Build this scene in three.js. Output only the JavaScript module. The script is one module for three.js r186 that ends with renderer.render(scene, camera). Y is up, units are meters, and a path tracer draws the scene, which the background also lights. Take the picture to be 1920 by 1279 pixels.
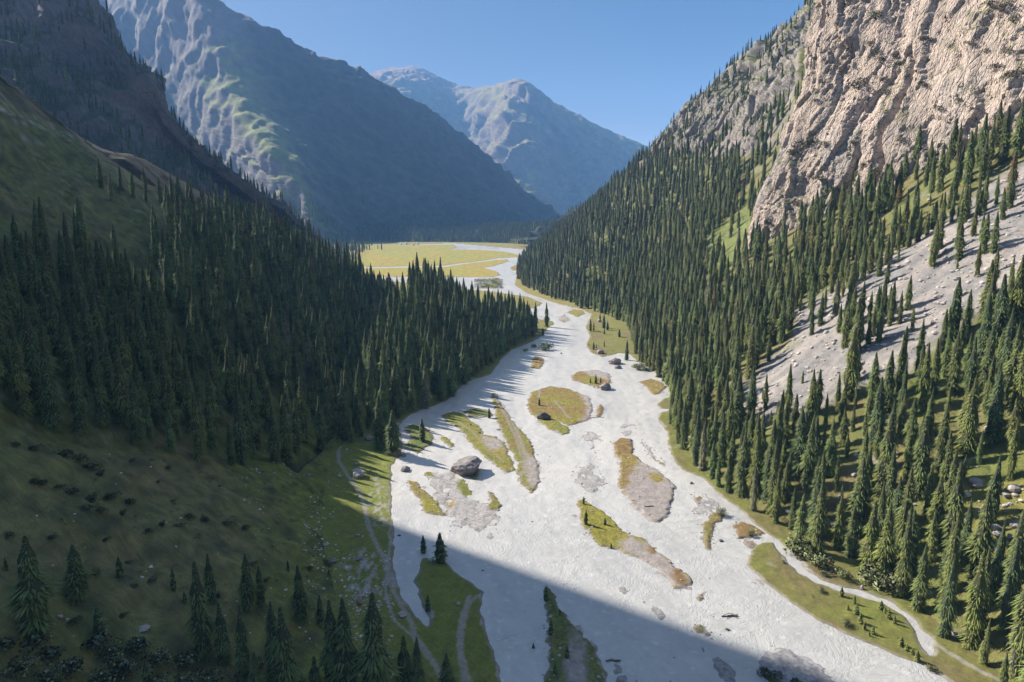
import * as THREE from 'three';
import { mergeGeometries } from 'three/addons/utils/BufferGeometryUtils.js';

// ------------------------------------------------------------------ camera, sky, sun, haze, exposure
const scene = new THREE.Scene();
const EYE = 120, PITCH = 10.6 * Math.PI / 180, CP = Math.cos(PITCH), SP = Math.sin(PITCH);
const camera = new THREE.PerspectiveCamera(53.1, 1024 / 682, 1, 30000);
camera.position.set(0, EYE, 0);
camera.rotation.set(-PITCH, 0, 0);
scene.add(camera);
const renderer = new THREE.WebGLRenderer({ antialias: true });
renderer.setSize(1024, 682);
renderer.toneMapping = THREE.LinearToneMapping;
renderer.toneMappingExposure = 3.3;
renderer.shadowMap.enabled = true;

const SUN_EL = 33 * Math.PI / 180;
const SUN = new THREE.Vector3(-0.83 * Math.cos(SUN_EL), Math.sin(SUN_EL), -0.56 * Math.cos(SUN_EL)).normalize();
const sun = new THREE.DirectionalLight(new THREE.Color(1.0, 0.92, 0.80), 3.95);
sun.position.copy(SUN).multiplyScalar(4000);
sun.castShadow = true;
Object.assign(sun.shadow.camera, { left: -1500, right: 1500, top: 1500, bottom: -1500, near: 10, far: 9000 });
sun.shadow.mapSize.set(4096, 4096);
scene.add(sun, sun.target);

const clamp = (x, a = 0, b = 1) => x < a ? a : x > b ? b : x;
const sstep = (a, b, x) => { const t = clamp((x - a) / (b - a)); return t * t * (3 - 2 * t); };
const lerp = (a, b, t) => a + (b - a) * t;
{ // clear mountain sky: deep blue midway, brightened overhead to fill the shade, paler towards the horizon and towards the sun
  const W = 1024, H = 512, d = new Float32Array(W * H * 4);
  const zen = [0.058, 0.092, 0.150], mid = [0.002, 0.033, 0.090], hor = [0.50, 0.53, 0.54];
  for (let j = 0; j < H; j++) for (let i = 0; i < W; i++) {
    const up = ((j + 0.5) / H - 0.5) * Math.PI, az = ((i + 0.5) / W - 0.5) * 2 * Math.PI;
    const x = Math.cos(az) * Math.cos(up), y = Math.sin(up), z = Math.sin(az) * Math.cos(up);
    const cs = 0.5 + 0.5 * (x * SUN.x + y * SUN.y + z * SUN.z);
    const e = Math.max(0, y), a = Math.exp(-e * 13), b = sstep(0.22, 0.95, e);
    const glow = 0.92 + 0.55 * Math.pow(cs, 4), wisp = Math.max(0, 1 - Math.hypot((x / -z + 0.129) / 0.011, (y / -z - 0.2955) / 0.006)) * (z < 0 ? 1 : 0);
    for (let c = 0; c < 3; c++) {
      let v = lerp(mid[c], zen[c], b) * (1 - a) + hor[c] * a;
      v = v * glow + [0.10, 0.085, 0.07][c] * Math.pow(cs, 6);
      v += wisp * 0.12;
      if (y < 0) v *= Math.max(0.35, 1 + y * 2.2);
      d[(j * W + i) * 4 + c] = v;
    }
    d[(j * W + i) * 4 + 3] = 1;
  }
  const t = new THREE.DataTexture(d, W, H, THREE.RGBAFormat, THREE.FloatType);
  t.mapping = THREE.EquirectangularReflectionMapping;
  t.magFilter = THREE.LinearFilter; t.minFilter = THREE.LinearFilter; t.needsUpdate = true;
  scene.background = t; scene.environment = t;
}
scene.fog = new THREE.FogExp2(new THREE.Color(0.22, 0.49, 0.98), 0.000068);

// ------------------------------------------------------------------ helpers
let seed = 12345;
const rnd = () => { seed = (seed + 0x6D2B79F5) | 0; let t = Math.imul(seed ^ (seed >>> 15), 1 | seed); t = (t + Math.imul(t ^ (t >>> 7), 61 | t)) ^ t; return ((t ^ (t >>> 14)) >>> 0) / 4294967296; };
const rr = (a, b) => a + (b - a) * rnd();
const mix3 = (a, b, t) => [lerp(a[0], b[0], t), lerp(a[1], b[1], t), lerp(a[2], b[2], t)];
// gradient noise
const PERM = new Uint8Array(512); { const p = [...Array(256).keys()]; for (let i = 255; i > 0; i--) { const j = Math.floor(rnd() * (i + 1)); [p[i], p[j]] = [p[j], p[i]]; } for (let i = 0; i < 512; i++) PERM[i] = p[i & 255]; }
const grad = (h, x, y, z) => { h &= 15; const u = h < 8 ? x : y, v = h < 4 ? y : h === 12 || h === 14 ? x : z; return ((h & 1) ? -u : u) + ((h & 2) ? -v : v); };
function noise(x, y, z) {
  const X0 = Math.floor(x), Y0 = Math.floor(y), Z0 = Math.floor(z), X = X0 & 255, Y = Y0 & 255, Z = Z0 & 255;
  x -= X0; y -= Y0; z -= Z0;
  const u = x * x * x * (x * (x * 6 - 15) + 10), v = y * y * y * (y * (y * 6 - 15) + 10), w = z * z * z * (z * (z * 6 - 15) + 10);
  const A = PERM[X] + Y, AA = PERM[A] + Z, AB = PERM[A + 1] + Z, B = PERM[X + 1] + Y, BA = PERM[B] + Z, BB = PERM[B + 1] + Z;
  return lerp(lerp(lerp(grad(PERM[AA], x, y, z), grad(PERM[BA], x - 1, y, z), u), lerp(grad(PERM[AB], x, y - 1, z), grad(PERM[BB], x - 1, y - 1, z), u), v),
    lerp(lerp(grad(PERM[AA + 1], x, y, z - 1), grad(PERM[BA + 1], x - 1, y, z - 1), u), lerp(grad(PERM[AB + 1], x, y - 1, z - 1), grad(PERM[BB + 1], x - 1, y - 1, z - 1), u), v), w);
}
function cellv(x, y) { const X = Math.floor(x), Y = Math.floor(y); let m = 9, m2 = 9, val = 0; for (let j = -1; j <= 1; j++) for (let i = -1; i <= 1; i++) { const h = PERM[(PERM[(X + i) & 255] + Y + j) & 255], h2 = PERM[(h + 71 + ((X + i) & 63)) & 255], dx = X + i + h / 255 - x, dy = Y + j + h2 / 255 - y, d = Math.abs(dx) + Math.abs(dy) * 0.8 + 0.3 * Math.sqrt(dx * dx + dy * dy); if (d < m) { m2 = m; m = d; val = PERM[(h * 3 + h2) & 255] / 255; } else if (d < m2) m2 = d; } return [val, m2 - m]; }
const n2 = (x, z) => noise(x, 7.31, z);
function fbm(x, y, z, o = 5, g = 0.5) { let s = 0, a = 1, n = 0; for (let i = 0; i < o; i++) { s += a * noise(x, y, z); n += a; a *= g; x = x * 2.03 + 11.3; y = y * 2.03 + 3.7; z = z * 2.03 - 5.1; } return s / n; }
function ridged(x, y, z, o = 5, g = 0.5) { let s = 0, a = 1, n = 0, w = 1; for (let i = 0; i < o; i++) { let r = 1 - Math.abs(noise(x, y, z)) * 1.6; r = r * r * w; w = clamp(r * 1.4); s += a * r; n += a; a *= g; x = x * 2.07 + 3.1; y = y * 2.07 + 9.7; z = z * 2.07 - 2.2; } return s / n; }

// a pixel of the 1920 x 1279 photograph as a ray; unit depth along the view axis
const ray = (u, v) => { const dx = (u - 960) / 1280, dy = (639.5 - v) / 1280; return [dx, dy * CP - SP, -(CP + dy * SP)]; };
const A = (u, v, t) => { const d = ray(u, v); return [d[0] * t, EYE + d[1] * t, d[2] * t]; };
const onFloor = (u, v, y = 0.3) => { const d = ray(u, v), t = (y - EYE) / d[1]; return [d[0] * t, d[2] * t]; };
const toPx = (x, y, z) => { const dep = -z * CP - (y - EYE) * SP, upv = (y - EYE) * CP - z * SP; return [960 + 1280 * x / dep, 639.5 - 1280 * upv / dep, dep]; };
const inPoly = (p, x, y) => { let c = false; for (let i = 0, j = p.length - 1; i < p.length; j = i++) if ((p[i][1] > y) !== (p[j][1] > y) && x < (p[j][0] - p[i][0]) * (y - p[i][1]) / (p[j][1] - p[i][1]) + p[i][0]) c = !c; return c; };
function segDist(p, x, y, closed) { let m = 1e18; const n = p.length; for (let i = closed ? 0 : 1, j = closed ? n - 1 : 0; i < n; j = i++) { const ax = p[j][0], ay = p[j][1], bx = p[i][0] - ax, by = p[i][1] - ay; const l = bx * bx + by * by; let t = l ? ((x - ax) * bx + (y - ay) * by) / l : 0; t = t < 0 ? 0 : t > 1 ? 1 : t; const ex = ax + bx * t - x, ey = ay + by * t - y, d = ex * ex + ey * ey; if (d < m) m = d; } return Math.sqrt(m); }
const sdf = (p, x, y) => (inPoly(p, x, y) ? -1 : 1) * segDist(p, x, y, true);   // negative inside
const floorPoly = (px, y) => px.map((q) => onFloor(q[0], q[1], y));

const used = new Map();
function numbered(name) { const n = used.get(name) ?? 0; used.set(name, n + 1); return n ? name + '_' + String(n).padStart(3, '0') : name; }
function tag(o, label, category, group, kind) { o.userData.label = label; if (category) o.userData.category = category; if (group) o.userData.group = group; if (kind) o.userData.kind = kind; return o; }
function put(o, name, label, category, group, kind) { o.name = numbered(name); scene.add(o); return tag(o, label, category, group, kind); }
function mesh(geo, mat, name) { const m = new THREE.Mesh(geo, mat); m.castShadow = m.receiveShadow = true; if (name) m.name = name; return m; }

// tileable noise textures (512 px), grey around a mean: grain only
function tileTex(size, cells, fn, color) {
  const d = new Uint8Array(size * size * 4);
  for (let j = 0; j < size; j++) for (let i = 0; i < size; i++) {
    const v = fn(i / size, j / size);
    const k = (j * size + i) * 4;
    if (color) { d[k] = clamp(v[0]) * 255; d[k + 1] = clamp(v[1]) * 255; d[k + 2] = clamp(v[2]) * 255; } else d[k] = d[k + 1] = d[k + 2] = clamp(v) * 255;
    d[k + 3] = 255;
  }
  const t = new THREE.DataTexture(d, size, size, THREE.RGBAFormat);
  t.wrapS = t.wrapT = THREE.RepeatWrapping; t.magFilter = THREE.LinearFilter; t.minFilter = THREE.LinearMipmapLinearFilter; t.generateMipmaps = true; t.needsUpdate = true;
  return t;
}
// noise on a torus so that the tile wraps
function torus(u, v, f, o, g = 0.55) { let s = 0, a = 1, n = 0; for (let i = 0; i < o; i++) { const r = f / (2 * Math.PI), cu = u * 2 * Math.PI, cv = v * 2 * Math.PI; s += a * noise(Math.cos(cu) * r + 17.1 * i, Math.sin(cu) * r + Math.cos(cv) * r * 0.9, Math.sin(cv) * r + 5.3 * i + Math.cos(cv) * r * 0.43); n += a; a *= g; f *= 2; } return s / n; }
function worley(u, v, f, k = 1, fy = f) { const x = u * f, y = v * fy, X = Math.floor(x), Y = Math.floor(y); let m = 9, m2 = 9; for (let j = -1; j <= 1; j++) for (let i = -1; i <= 1; i++) { const cx = ((X + i) % f + f) % f, cy = ((Y + j) % fy + fy) % fy; const h = PERM[(PERM[(cx * 7 + k) & 255] + cy * 13) & 255], h2 = PERM[(h + 71 + cx * 3) & 255]; const dx = X + i + h / 255 - x, dy = Y + j + h2 / 255 - y, d = Math.sqrt(dx * dx + dy * dy); if (d < m) { m2 = m; m = d; } else if (d < m2) m2 = d; } return [m, m2]; }
const T = {
  grass: tileTex(512, 1, (u, v) => 0.72 + 0.55 * torus(u, v, 12, 5, 0.8) + 0.22 * (worley(u, v, 60, 3)[0] - 0.5)),
  stones: tileTex(512, 1, (u, v) => { const [a, b] = worley(u, v, 44, 5), [c] = worley(u, v, 17, 9); return 0.60 + 0.42 * sstep(0, 0.35, b - a) * (0.55 + 0.6 * (0.6 - a)) + 0.22 * torus(u, v, 8, 4, 0.7) - 0.1 * c; }),
  rock: tileTex(512, 1, (u, v) => 0.80 + 0.34 * torus(u, v, 7, 6, 0.68) - 0.22 * sstep(0.10, 0, worley(u, v, 9, 2)[1] - worley(u, v, 9, 2)[0]) * (0.5 + torus(u, v, 5, 2))),
  crag: tileTex(512, 1, (u, v) => { const w = torus(u, v, 4, 3) * 0.05, w2 = torus(v, u, 5, 3) * 0.03, c = (fx, fy, k, e) => { const [p, q] = worley(u + w + 1, v + w2 + 1, fx, k, fy); return sstep(0, e, q - p); }; return 0.42 + 0.20 * c(7, 2, 4, 0.16) + 0.16 * c(15, 6, 8, 0.22) + 0.12 * c(34, 15, 2, 0.3) + 0.26 * torus(u * 1, v, 16, 4, 0.75) + 0.10 * torus(u, v, 5, 2); }),
  ripple: tileTex(512, 1, (u, v) => { const w = torus(u, v, 5, 3) * 0.06; const a = torus(u + w, v * 1, 26, 4, 0.6), b = torus(u, v, 7, 3, 0.6); return 0.5 + 0.42 * (1 - Math.abs(a) * 2.2) * (0.55 + 0.9 * b) - 0.18 + 0.15 * b; }),
  watercol: tileTex(512, 1, (u, v) => 0.90 + 0.16 * torus(u, v, 5, 6, 0.62)),
  needle: tileTex(128, 1, (u, v) => 0.78 + 0.5 * torus(u, v, 12, 4, 0.8)),
};
const rep = (t, k) => { const c = t.clone(); c.repeat.set(k, k); c.needsUpdate = true; return c; };

// a grid of points -> geometry. P(i,j) -> [x,y,z]; keep(i,j) drops cells; colour(i, j, x, y, z, nx, ny, nz) -> linear rgb; uvs in metres
function gridGeo(nu, nv, P, colour, keep, uvf) {
  const N = (nu + 1) * (nv + 1), pos = new Float32Array(N * 3), uv = new Float32Array(N * 2), col = new Float32Array(N * 3), idx = [];
  for (let j = 0; j <= nv; j++) for (let i = 0; i <= nu; i++) { const k = j * (nu + 1) + i, p = P(i, j); pos[k * 3] = p[0]; pos[k * 3 + 1] = p[1]; pos[k * 3 + 2] = p[2]; const q = uvf ? uvf(i, j, p) : [p[0], p[2]]; uv[k * 2] = q[0]; uv[k * 2 + 1] = q[1]; }
  for (let j = 0; j < nv; j++) for (let i = 0; i < nu; i++) { if (keep && !keep(i, j)) continue; const a = j * (nu + 1) + i, b = a + 1, c = a + nu + 1, d = c + 1; if ((i + j) & 1) idx.push(a, b, c, b, d, c); else idx.push(a, b, d, a, d, c); }
  let g = new THREE.BufferGeometry();
  g.setAttribute('position', new THREE.BufferAttribute(pos, 3)); g.setAttribute('uv', new THREE.BufferAttribute(uv, 2)); g.setIndex(idx);
  g.computeVertexNormals();
  // faces look up whichever way the grid was wound
  const nrm = g.attributes.normal.array; let up = 0; for (let k = 1; k < nrm.length; k += 3) up += nrm[k];
  if (up < 0) { for (let k = 0; k < idx.length; k += 3) { const t = idx[k]; idx[k] = idx[k + 1]; idx[k + 1] = t; } g.setIndex(idx); for (let k = 0; k < nrm.length; k++) nrm[k] = -nrm[k]; }
  for (let j = 0; j <= nv; j++) for (let i = 0; i <= nu; i++) { const k = (j * (nu + 1) + i) * 3; const c = colour(i, j, pos[k], pos[k + 1], pos[k + 2], nrm[k], nrm[k + 1], nrm[k + 2]); col[k] = c[0]; col[k + 1] = c[1]; col[k + 2] = c[2]; }
  g.setAttribute('color', new THREE.BufferAttribute(col, 3));
  if (keep) { // drop unused points
    const map = new Int32Array(N).fill(-1); let n = 0; for (const k of idx) if (map[k] < 0) map[k] = n++;
    const out = new THREE.BufferGeometry();
    for (const [name, w] of [['position', 3], ['normal', 3], ['uv', 2], ['color', 3]]) { const s = g.attributes[name].array, t = new Float32Array(n * w); for (let k = 0; k < N; k++) if (map[k] >= 0) for (let c = 0; c < w; c++) t[map[k] * w + c] = s[k * w + c]; out.setAttribute(name, new THREE.BufferAttribute(t, w)); }
    out.setIndex(idx.map((k) => map[k])); g = out;
  }
  return g;
}
// smooth curve through control points; t in 0..1 over the point list
function curve(pts, t) { const n = pts.length - 1, f = clamp(t) * n, i = Math.min(n - 1, Math.floor(f)), s = f - i, g = (k) => pts[clamp(k, 0, n)], a = g(i - 1), b = g(i), c = g(i + 1), d = g(i + 2), out = []; for (let k = 0; k < 3; k++) { const m0 = (c[k] - a[k]) / 2, m1 = (d[k] - b[k]) / 2, s2 = s * s, s3 = s2 * s; out.push((2 * s3 - 3 * s2 + 1) * b[k] + (s3 - 2 * s2 + s) * m0 + (-2 * s3 + 3 * s2) * c[k] + (s3 - s2) * m1); } return out; }
// a hillside lofted through rows of control points (foot row first); returns its points and a geometry
function loft(rows, nu, nv, disp, colour, vmap) {
  const pts = []; const base = [];
  for (let j = 0; j <= nv; j++) { const v = vmap ? vmap(j / nv) : j / nv; for (let i = 0; i <= nu; i++) { const u = i / nu; base.push(curve(rows.map((r) => curve(r, u)), v)); } }
  const at = (i, j) => base[clamp(j, 0, nv) * (nu + 1) + clamp(i, 0, nu)];
  for (let j = 0; j <= nv; j++) for (let i = 0; i <= nu; i++) {
    const p = at(i, j), a = at(i - 1, j), b = at(i + 1, j), c = at(i, j - 1), d = at(i, j + 1);
    const ux = b[0] - a[0], uy = b[1] - a[1], uz = b[2] - a[2], vx = d[0] - c[0], vy = d[1] - c[1], vz = d[2] - c[2];
    let nx = uy * vz - uz * vy, ny = uz * vx - ux * vz, nz = ux * vy - uy * vx; const l = Math.hypot(nx, ny, nz) || 1; const s = ny < 0 ? -1 / l : 1 / l; nx *= s; ny *= s; nz *= s;
    const q = disp(p[0], p[1], p[2], i / nu, j / nv, [nx, ny, nz]);
    pts.push(typeof q === 'number' ? [p[0] + nx * q, p[1] + ny * q, p[2] + nz * q] : q);
  }
  const geo = gridGeo(nu, nv, (i, j) => pts[j * (nu + 1) + i], (i, j, ...r) => colour(i / nu, j / nv, i, j, ...r), null, (i, j, p) => [p[0] * 0.8 + p[1] * 0.6, p[2] * 0.85 + p[1] * 0.35]);
  return { pts, nu, nv, geo, at: (i, j) => pts[clamp(j, 0, nv) * (nu + 1) + clamp(i, 0, nu)] };
}
function sampleLoft(L, u, v) { const x = u * L.nu, y = v * L.nv, i = Math.min(L.nu - 1, Math.floor(x)), j = Math.min(L.nv - 1, Math.floor(y)), s = x - i, t = y - j, a = L.at(i, j), b = L.at(i + 1, j), c = L.at(i, j + 1), d = L.at(i + 1, j + 1); return [0, 1, 2].map((k) => (a[k] * (1 - s) + b[k] * s) * (1 - t) + (c[k] * (1 - s) + d[k] * s) * t); }
// the point of the lofted hillside that stands at this pixel of the photograph (nearest one)
function pick(L, u, v) { if (!L.px) L.px = L.pts.map((p) => toPx(...p)); let best = null, bd = 1e9; for (let k = 0; k < L.px.length; k++) { const q = L.px[k]; if (q[2] < 20) continue; const d = (q[0] - u) ** 2 + (q[1] - v) ** 2 + q[2] * 0.01; if (d < bd) { bd = d; best = L.pts[k]; } } return best; }

// ------------------------------------------------------------------ materials of the ground
const M = {
  ground: new THREE.MeshStandardMaterial({ vertexColors: true, roughness: 1, map: rep(T.grass, 1 / 14), bumpMap: rep(T.grass, 1 / 5), bumpScale: 0.25 }),
  gravel: new THREE.MeshStandardMaterial({ vertexColors: true, roughness: 1, map: rep(T.stones, 1 / 11), bumpMap: rep(T.stones, 1 / 11), bumpScale: 0.22 }),
  hill: new THREE.MeshStandardMaterial({ vertexColors: true, roughness: 1, map: rep(T.grass, 1 / 19), bumpMap: rep(T.grass, 1 / 7), bumpScale: 0.5 }),
  scree: new THREE.MeshStandardMaterial({ vertexColors: true, roughness: 1, map: rep(T.stones, 1 / 23), bumpMap: rep(T.stones, 1 / 17), bumpScale: 0.5 }),
  cliff: new THREE.MeshStandardMaterial({ vertexColors: true, roughness: 1, map: rep(T.crag, 1 / 46), bumpMap: rep(T.crag, 1 / 46), bumpScale: 2.6 }),
  far: new THREE.MeshStandardMaterial({ vertexColors: true, roughness: 1, map: rep(T.rock, 1 / 420), bumpMap: rep(T.rock, 1 / 190), bumpScale: 5 }),
  water: new THREE.MeshPhysicalMaterial({ vertexColors: true, roughness: 0.34, specularIntensity: 0.8, map: rep(T.watercol, 1 / 37), bumpMap: rep(T.ripple, 1 / 30), bumpScale: 0.42 }),
};

// ------------------------------------------------------------------ valley floor and river
const riverPx = [[945, 1279], [935, 1250], [915, 1190], [903, 1150], [905, 1110], [880, 1090], [850, 1070], [838, 1055], [815, 1047], [795, 1045], [784, 1060], [779, 1085], [780, 1110], [790, 1135], [806, 1160], [804, 1173], [793, 1168], [770, 1142], [752, 1112], [742, 1085], [737, 1050], [741, 1010], [740, 985], [735, 960], [733, 900], [735, 872], [748, 856], [757, 838], [752, 815], [748, 798], [765, 780], [800, 765], [838, 752], [852, 740], [870, 717], [920, 702], [942, 672], [960, 656], [1000, 640], [1016, 630], [1030, 612], [1040, 608], [1036, 602], [1015, 599], [985, 590], [980, 584], [1012, 574], [1018, 568], [990, 556], [930, 547], [860, 540], [780, 532], [715, 524], [560, 520], [540, 456], [690, 459], [770, 459], [850, 456], [900, 461], [960, 466], [1001, 470], [1003, 480], [988, 490], [978, 503], [967, 520], [964, 534], [985, 549], [1010, 558], [1050, 571], [1090, 580], [1108, 589], [1104, 598], [1097, 614], [1105, 630], [1098, 645], [1106, 661], [1130, 670], [1160, 662], [1180, 664], [1200, 682], [1232, 691], [1250, 703], [1262, 728], [1269, 740], [1246, 746], [1231, 757], [1236, 766], [1262, 767], [1236, 773], [1232, 788], [1246, 803], [1252, 818], [1250, 832], [1258, 852], [1268, 871], [1285, 884], [1310, 893], [1326, 902], [1345, 926], [1375, 946], [1392, 960], [1405, 975], [1440, 1002], [1480, 1030], [1502, 1060], [1535, 1086], [1575, 1098], [1620, 1110], [1662, 1123], [1702, 1151], [1728, 1180], [1746, 1196], [1754, 1214], [1748, 1230], [1733, 1214], [1722, 1196], [1714, 1176], [1692, 1151], [1656, 1129], [1612, 1117], [1571, 1105], [1531, 1093], [1496, 1072], [1472, 1042], [1447, 1016], [1425, 1018], [1407, 1033], [1400, 1058], [1430, 1090], [1470, 1120], [1510, 1148], [1560, 1175], [1620, 1202], [1680, 1230], [1725, 1246], [1765, 1268], [1800, 1290]];
const RIVER = [...floorPoly(riverPx, 0.2), [150, -60], [160, 120], [-4, 120], [-4, -40]];
const LFOOT = [[-28, 150], [-30, 0], [-47, -158], [-68, -226], [-82, -270], [-92, -335], [-76, -385], [-46, -440], [-32, -505], [-15, -575], [3, -640], [16, -690], [10, -712], [-40, -790], [-140, -880], [-300, -1000], [-600, -1500], [-900, -2200]];
const RFOOT = [[150, 150], [140, 0], [132, -158], [124, -226], [107, -256], [94, -302], [97, -375], [116, -460], [112, -567], [128, -735], [88, -914], [36, -1080], [16, -1307], [30, -1700], [76, -2326], [40, -2700], [-220, -2900], [-900, -2950]];
const VALLEY = [...LFOOT, [-900, -2900], ...[...RFOOT].reverse()];
// the main current, so that streaks and ripples follow it: distance across and along it
const FLOW = (() => { const c = [[700, 490], [900, 480], [985, 500], [985, 545], [1050, 585], [1075, 640], [1075, 720], [1062, 850], [1085, 990], [1230, 1130], [1420, 1279]].map(([u, v]) => { const q = onFloor(u, v); return [q[0], 0, q[1]]; }); c.push([130, 0, -60], [150, 0, 100]); const o = []; for (let k = 0; k <= 90; k++) { const p = curve(c, k / 90); o.push([p[0], p[2], 0]); } for (let k = 1; k < o.length; k++) o[k][2] = o[k - 1][2] + Math.hypot(o[k][0] - o[k - 1][0], o[k][1] - o[k - 1][1]); return o; })();
function flowAt(x, z) { let m = 1e18, r = [0, 0]; for (let k = 1; k < FLOW.length; k++) { const a = FLOW[k - 1], bx = FLOW[k][0] - a[0], bz = FLOW[k][1] - a[1], len = Math.hypot(bx, bz), t = clamp(((x - a[0]) * bx + (z - a[1]) * bz) / (len * len)), ex = x - a[0] - bx * t, ez = z - a[1] - bz * t, e = ex * ex + ez * ez; if (e < m) { m = e; r = [Math.sqrt(e) * Math.sign(bx * ez - bz * ex), a[2] + len * t]; } } return r; }
const PATHS = [
  [[[640, 832], [634, 852], [636, 868], [650, 890], [668, 915], [680, 938], [686, 965], [692, 990], [700, 1008], [716, 1040], [726, 1060], [729, 1085], [740, 1112], [757, 1143], [770, 1165], [778, 1190], [800, 1222], [822, 1262], [840, 1300]], 0.75],
  [[[735, 982], [729, 1000], [733, 1015], [727, 1045], [726, 1062]], 0.5], [[[720, 1090], [727, 1130], [740, 1165], [770, 1190], [800, 1235]], 0.4],
  [[[895, 1118], [880, 1130], [866, 1180], [864, 1220], [875, 1262], [885, 1300]], 0.7], [[[880, 1118], [868, 1150], [860, 1190], [862, 1230], [872, 1290]], 0.6],
  [[[965, 655], [950, 668], [938, 690], [930, 705]], 2.2], [[[1740, 1195], [1780, 1225], [1840, 1262], [1900, 1290]], 0.7], [[[1110, 588], [1160, 601], [1185, 607]], 2.5],
].map(([p, w]) => [floorPoly(p, 0.4), w]);
const PATCHES = [[[705, 890], [720, 905], [730, 960], [738, 985], [700, 985], [690, 940]], [[690, 1020], [735, 1060], [730, 1130], [660, 1130], [640, 1060]]].map((p) => floorPoly(p, 0.4));
const LAND = { green: [0.205, 0.235, 0.034], olive: [0.22, 0.205, 0.048], brown: [0.215, 0.160, 0.075], yellow: [0.30, 0.255, 0.05], dirt: [0.40, 0.36, 0.30], gravel: [0.44, 0.42, 0.40] };
function floorLand(x, z, sd) {
  const n = fbm(x / 26, 1.2, z / 26, 4), m = fbm(x / 4.2, 8.8, z / 4.2, 3);
  let c = x < 5 ? mix3(LAND.green, LAND.olive, clamp(0.28 + n * 1.1)) : mix3(LAND.olive, LAND.brown, clamp(0.30 + n * 1.6));
  if (x > 5) c = mix3(c, LAND.green, clamp(0.15 - n * 1.4));
  c = mix3(c, LAND.yellow, sstep(-620, -1000, z) * clamp(0.75 + n));
  c = mix3(c, [0.32, 0.19, 0.06], sstep(-1000, -1300, z) * clamp(0.1 + n * 1.8 + sstep(14, 2, sd) * 0.3));
  c = c.map((k) => k * (1 + 0.35 * m));
  c = mix3(c, LAND.gravel, sstep(0.34, 0.55, fbm(x / 9, 3.3, z / 9, 4) + 0.5 * sstep(3, 0, sd) - 0.05));
  c = mix3(c, [0.30, 0.26, 0.20], sstep(1.6, 0.2, sd + m * 1.2) * 0.8);
  return c;
}
{
  const vs = []; for (let v = 1900; v > 1330; v -= 14) vs.push(v); for (let v = 1330; v > 452; v -= 1.35) vs.push(v); vs.push(440, 425);
  const nu = 860, nv = vs.length - 1, rad = vs.map((v) => -onFloor(960, v, 0)[1]);
  const S = new Float32Array((nu + 1) * (nv + 1)), V = new Float32Array((nu + 1) * (nv + 1));
  const PT = (i, j) => { const a = (i / nu - 0.5) * 96 * Math.PI / 180; return [rad[j] * Math.sin(a), -rad[j] * Math.cos(a)]; };
  const height = (x, z, s) => { const n = n2(x / 3, z / 3) * 0.25 + n2(x / 11, z / 11) * 0.3; return s < 0 ? Math.max(-1.2, s * 0.8 - 0.08) : 0.42 * sstep(-0.1, 1.3, s + n * 0.8) + sstep(2, 40, s) * 1.0 + n * sstep(0.5, 6, s); };
  for (let j = 0; j <= nv; j++) for (let i = 0; i <= nu; i++) { const [x, z] = PT(i, j), k = j * (nu + 1) + i; V[k] = sdf(VALLEY, x, z); S[k] = V[k] > 30 ? 50 : sdf(RIVER, x + n2(x / 5, z / 5) * 1.1, z + n2(z / 5 + 40, x / 5) * 1.1); }
  globalThis.floorHeight = (x, z) => Math.max(-0.3, height(x, z, sdf(RIVER, x, z)));
  const near = (k) => { const s = [k, k + 1, k + nu + 1, k + nu + 2]; return s.some((q) => S[q] > -2.4) && s.some((q) => V[q] < 26); };
  const geo = gridGeo(nu, nv, (i, j) => { const [x, z] = PT(i, j), k = j * (nu + 1) + i; return [x, height(x, z, S[k]), z]; }, (i, j, x, y, z) => {
    const k = j * (nu + 1) + i; let c = floorLand(x, z, S[k]);
    if (V[k] < 30 && S[k] > -1) {
      if (z > -640) for (const [p, w] of PATHS) { const d = segDist(p, x, z, false) + n2(x * 0.7, z * 0.7) * w * 0.7; if (d < w * 1.8) c = mix3(c, LAND.dirt, sstep(w * 1.7, w * 0.5, d) * 0.9); }
      if (x < 0 && z > -330) for (const p of PATCHES) { const d = sdf(p, x, z); if (d < 3) c = mix3(c, LAND.gravel, sstep(3, -3, d) * sstep(0.0, 0.35, fbm(x / 2.2, 4, z / 5, 4) + 0.08)); }
    }
    return c;
  }, (i, j) => near(j * (nu + 1) + i));
  put(mesh(geo, M.ground), 'valley_floor', 'flat grassy valley floor along both banks of the milky braided river', 'ground', null, 'structure');
}
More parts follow.
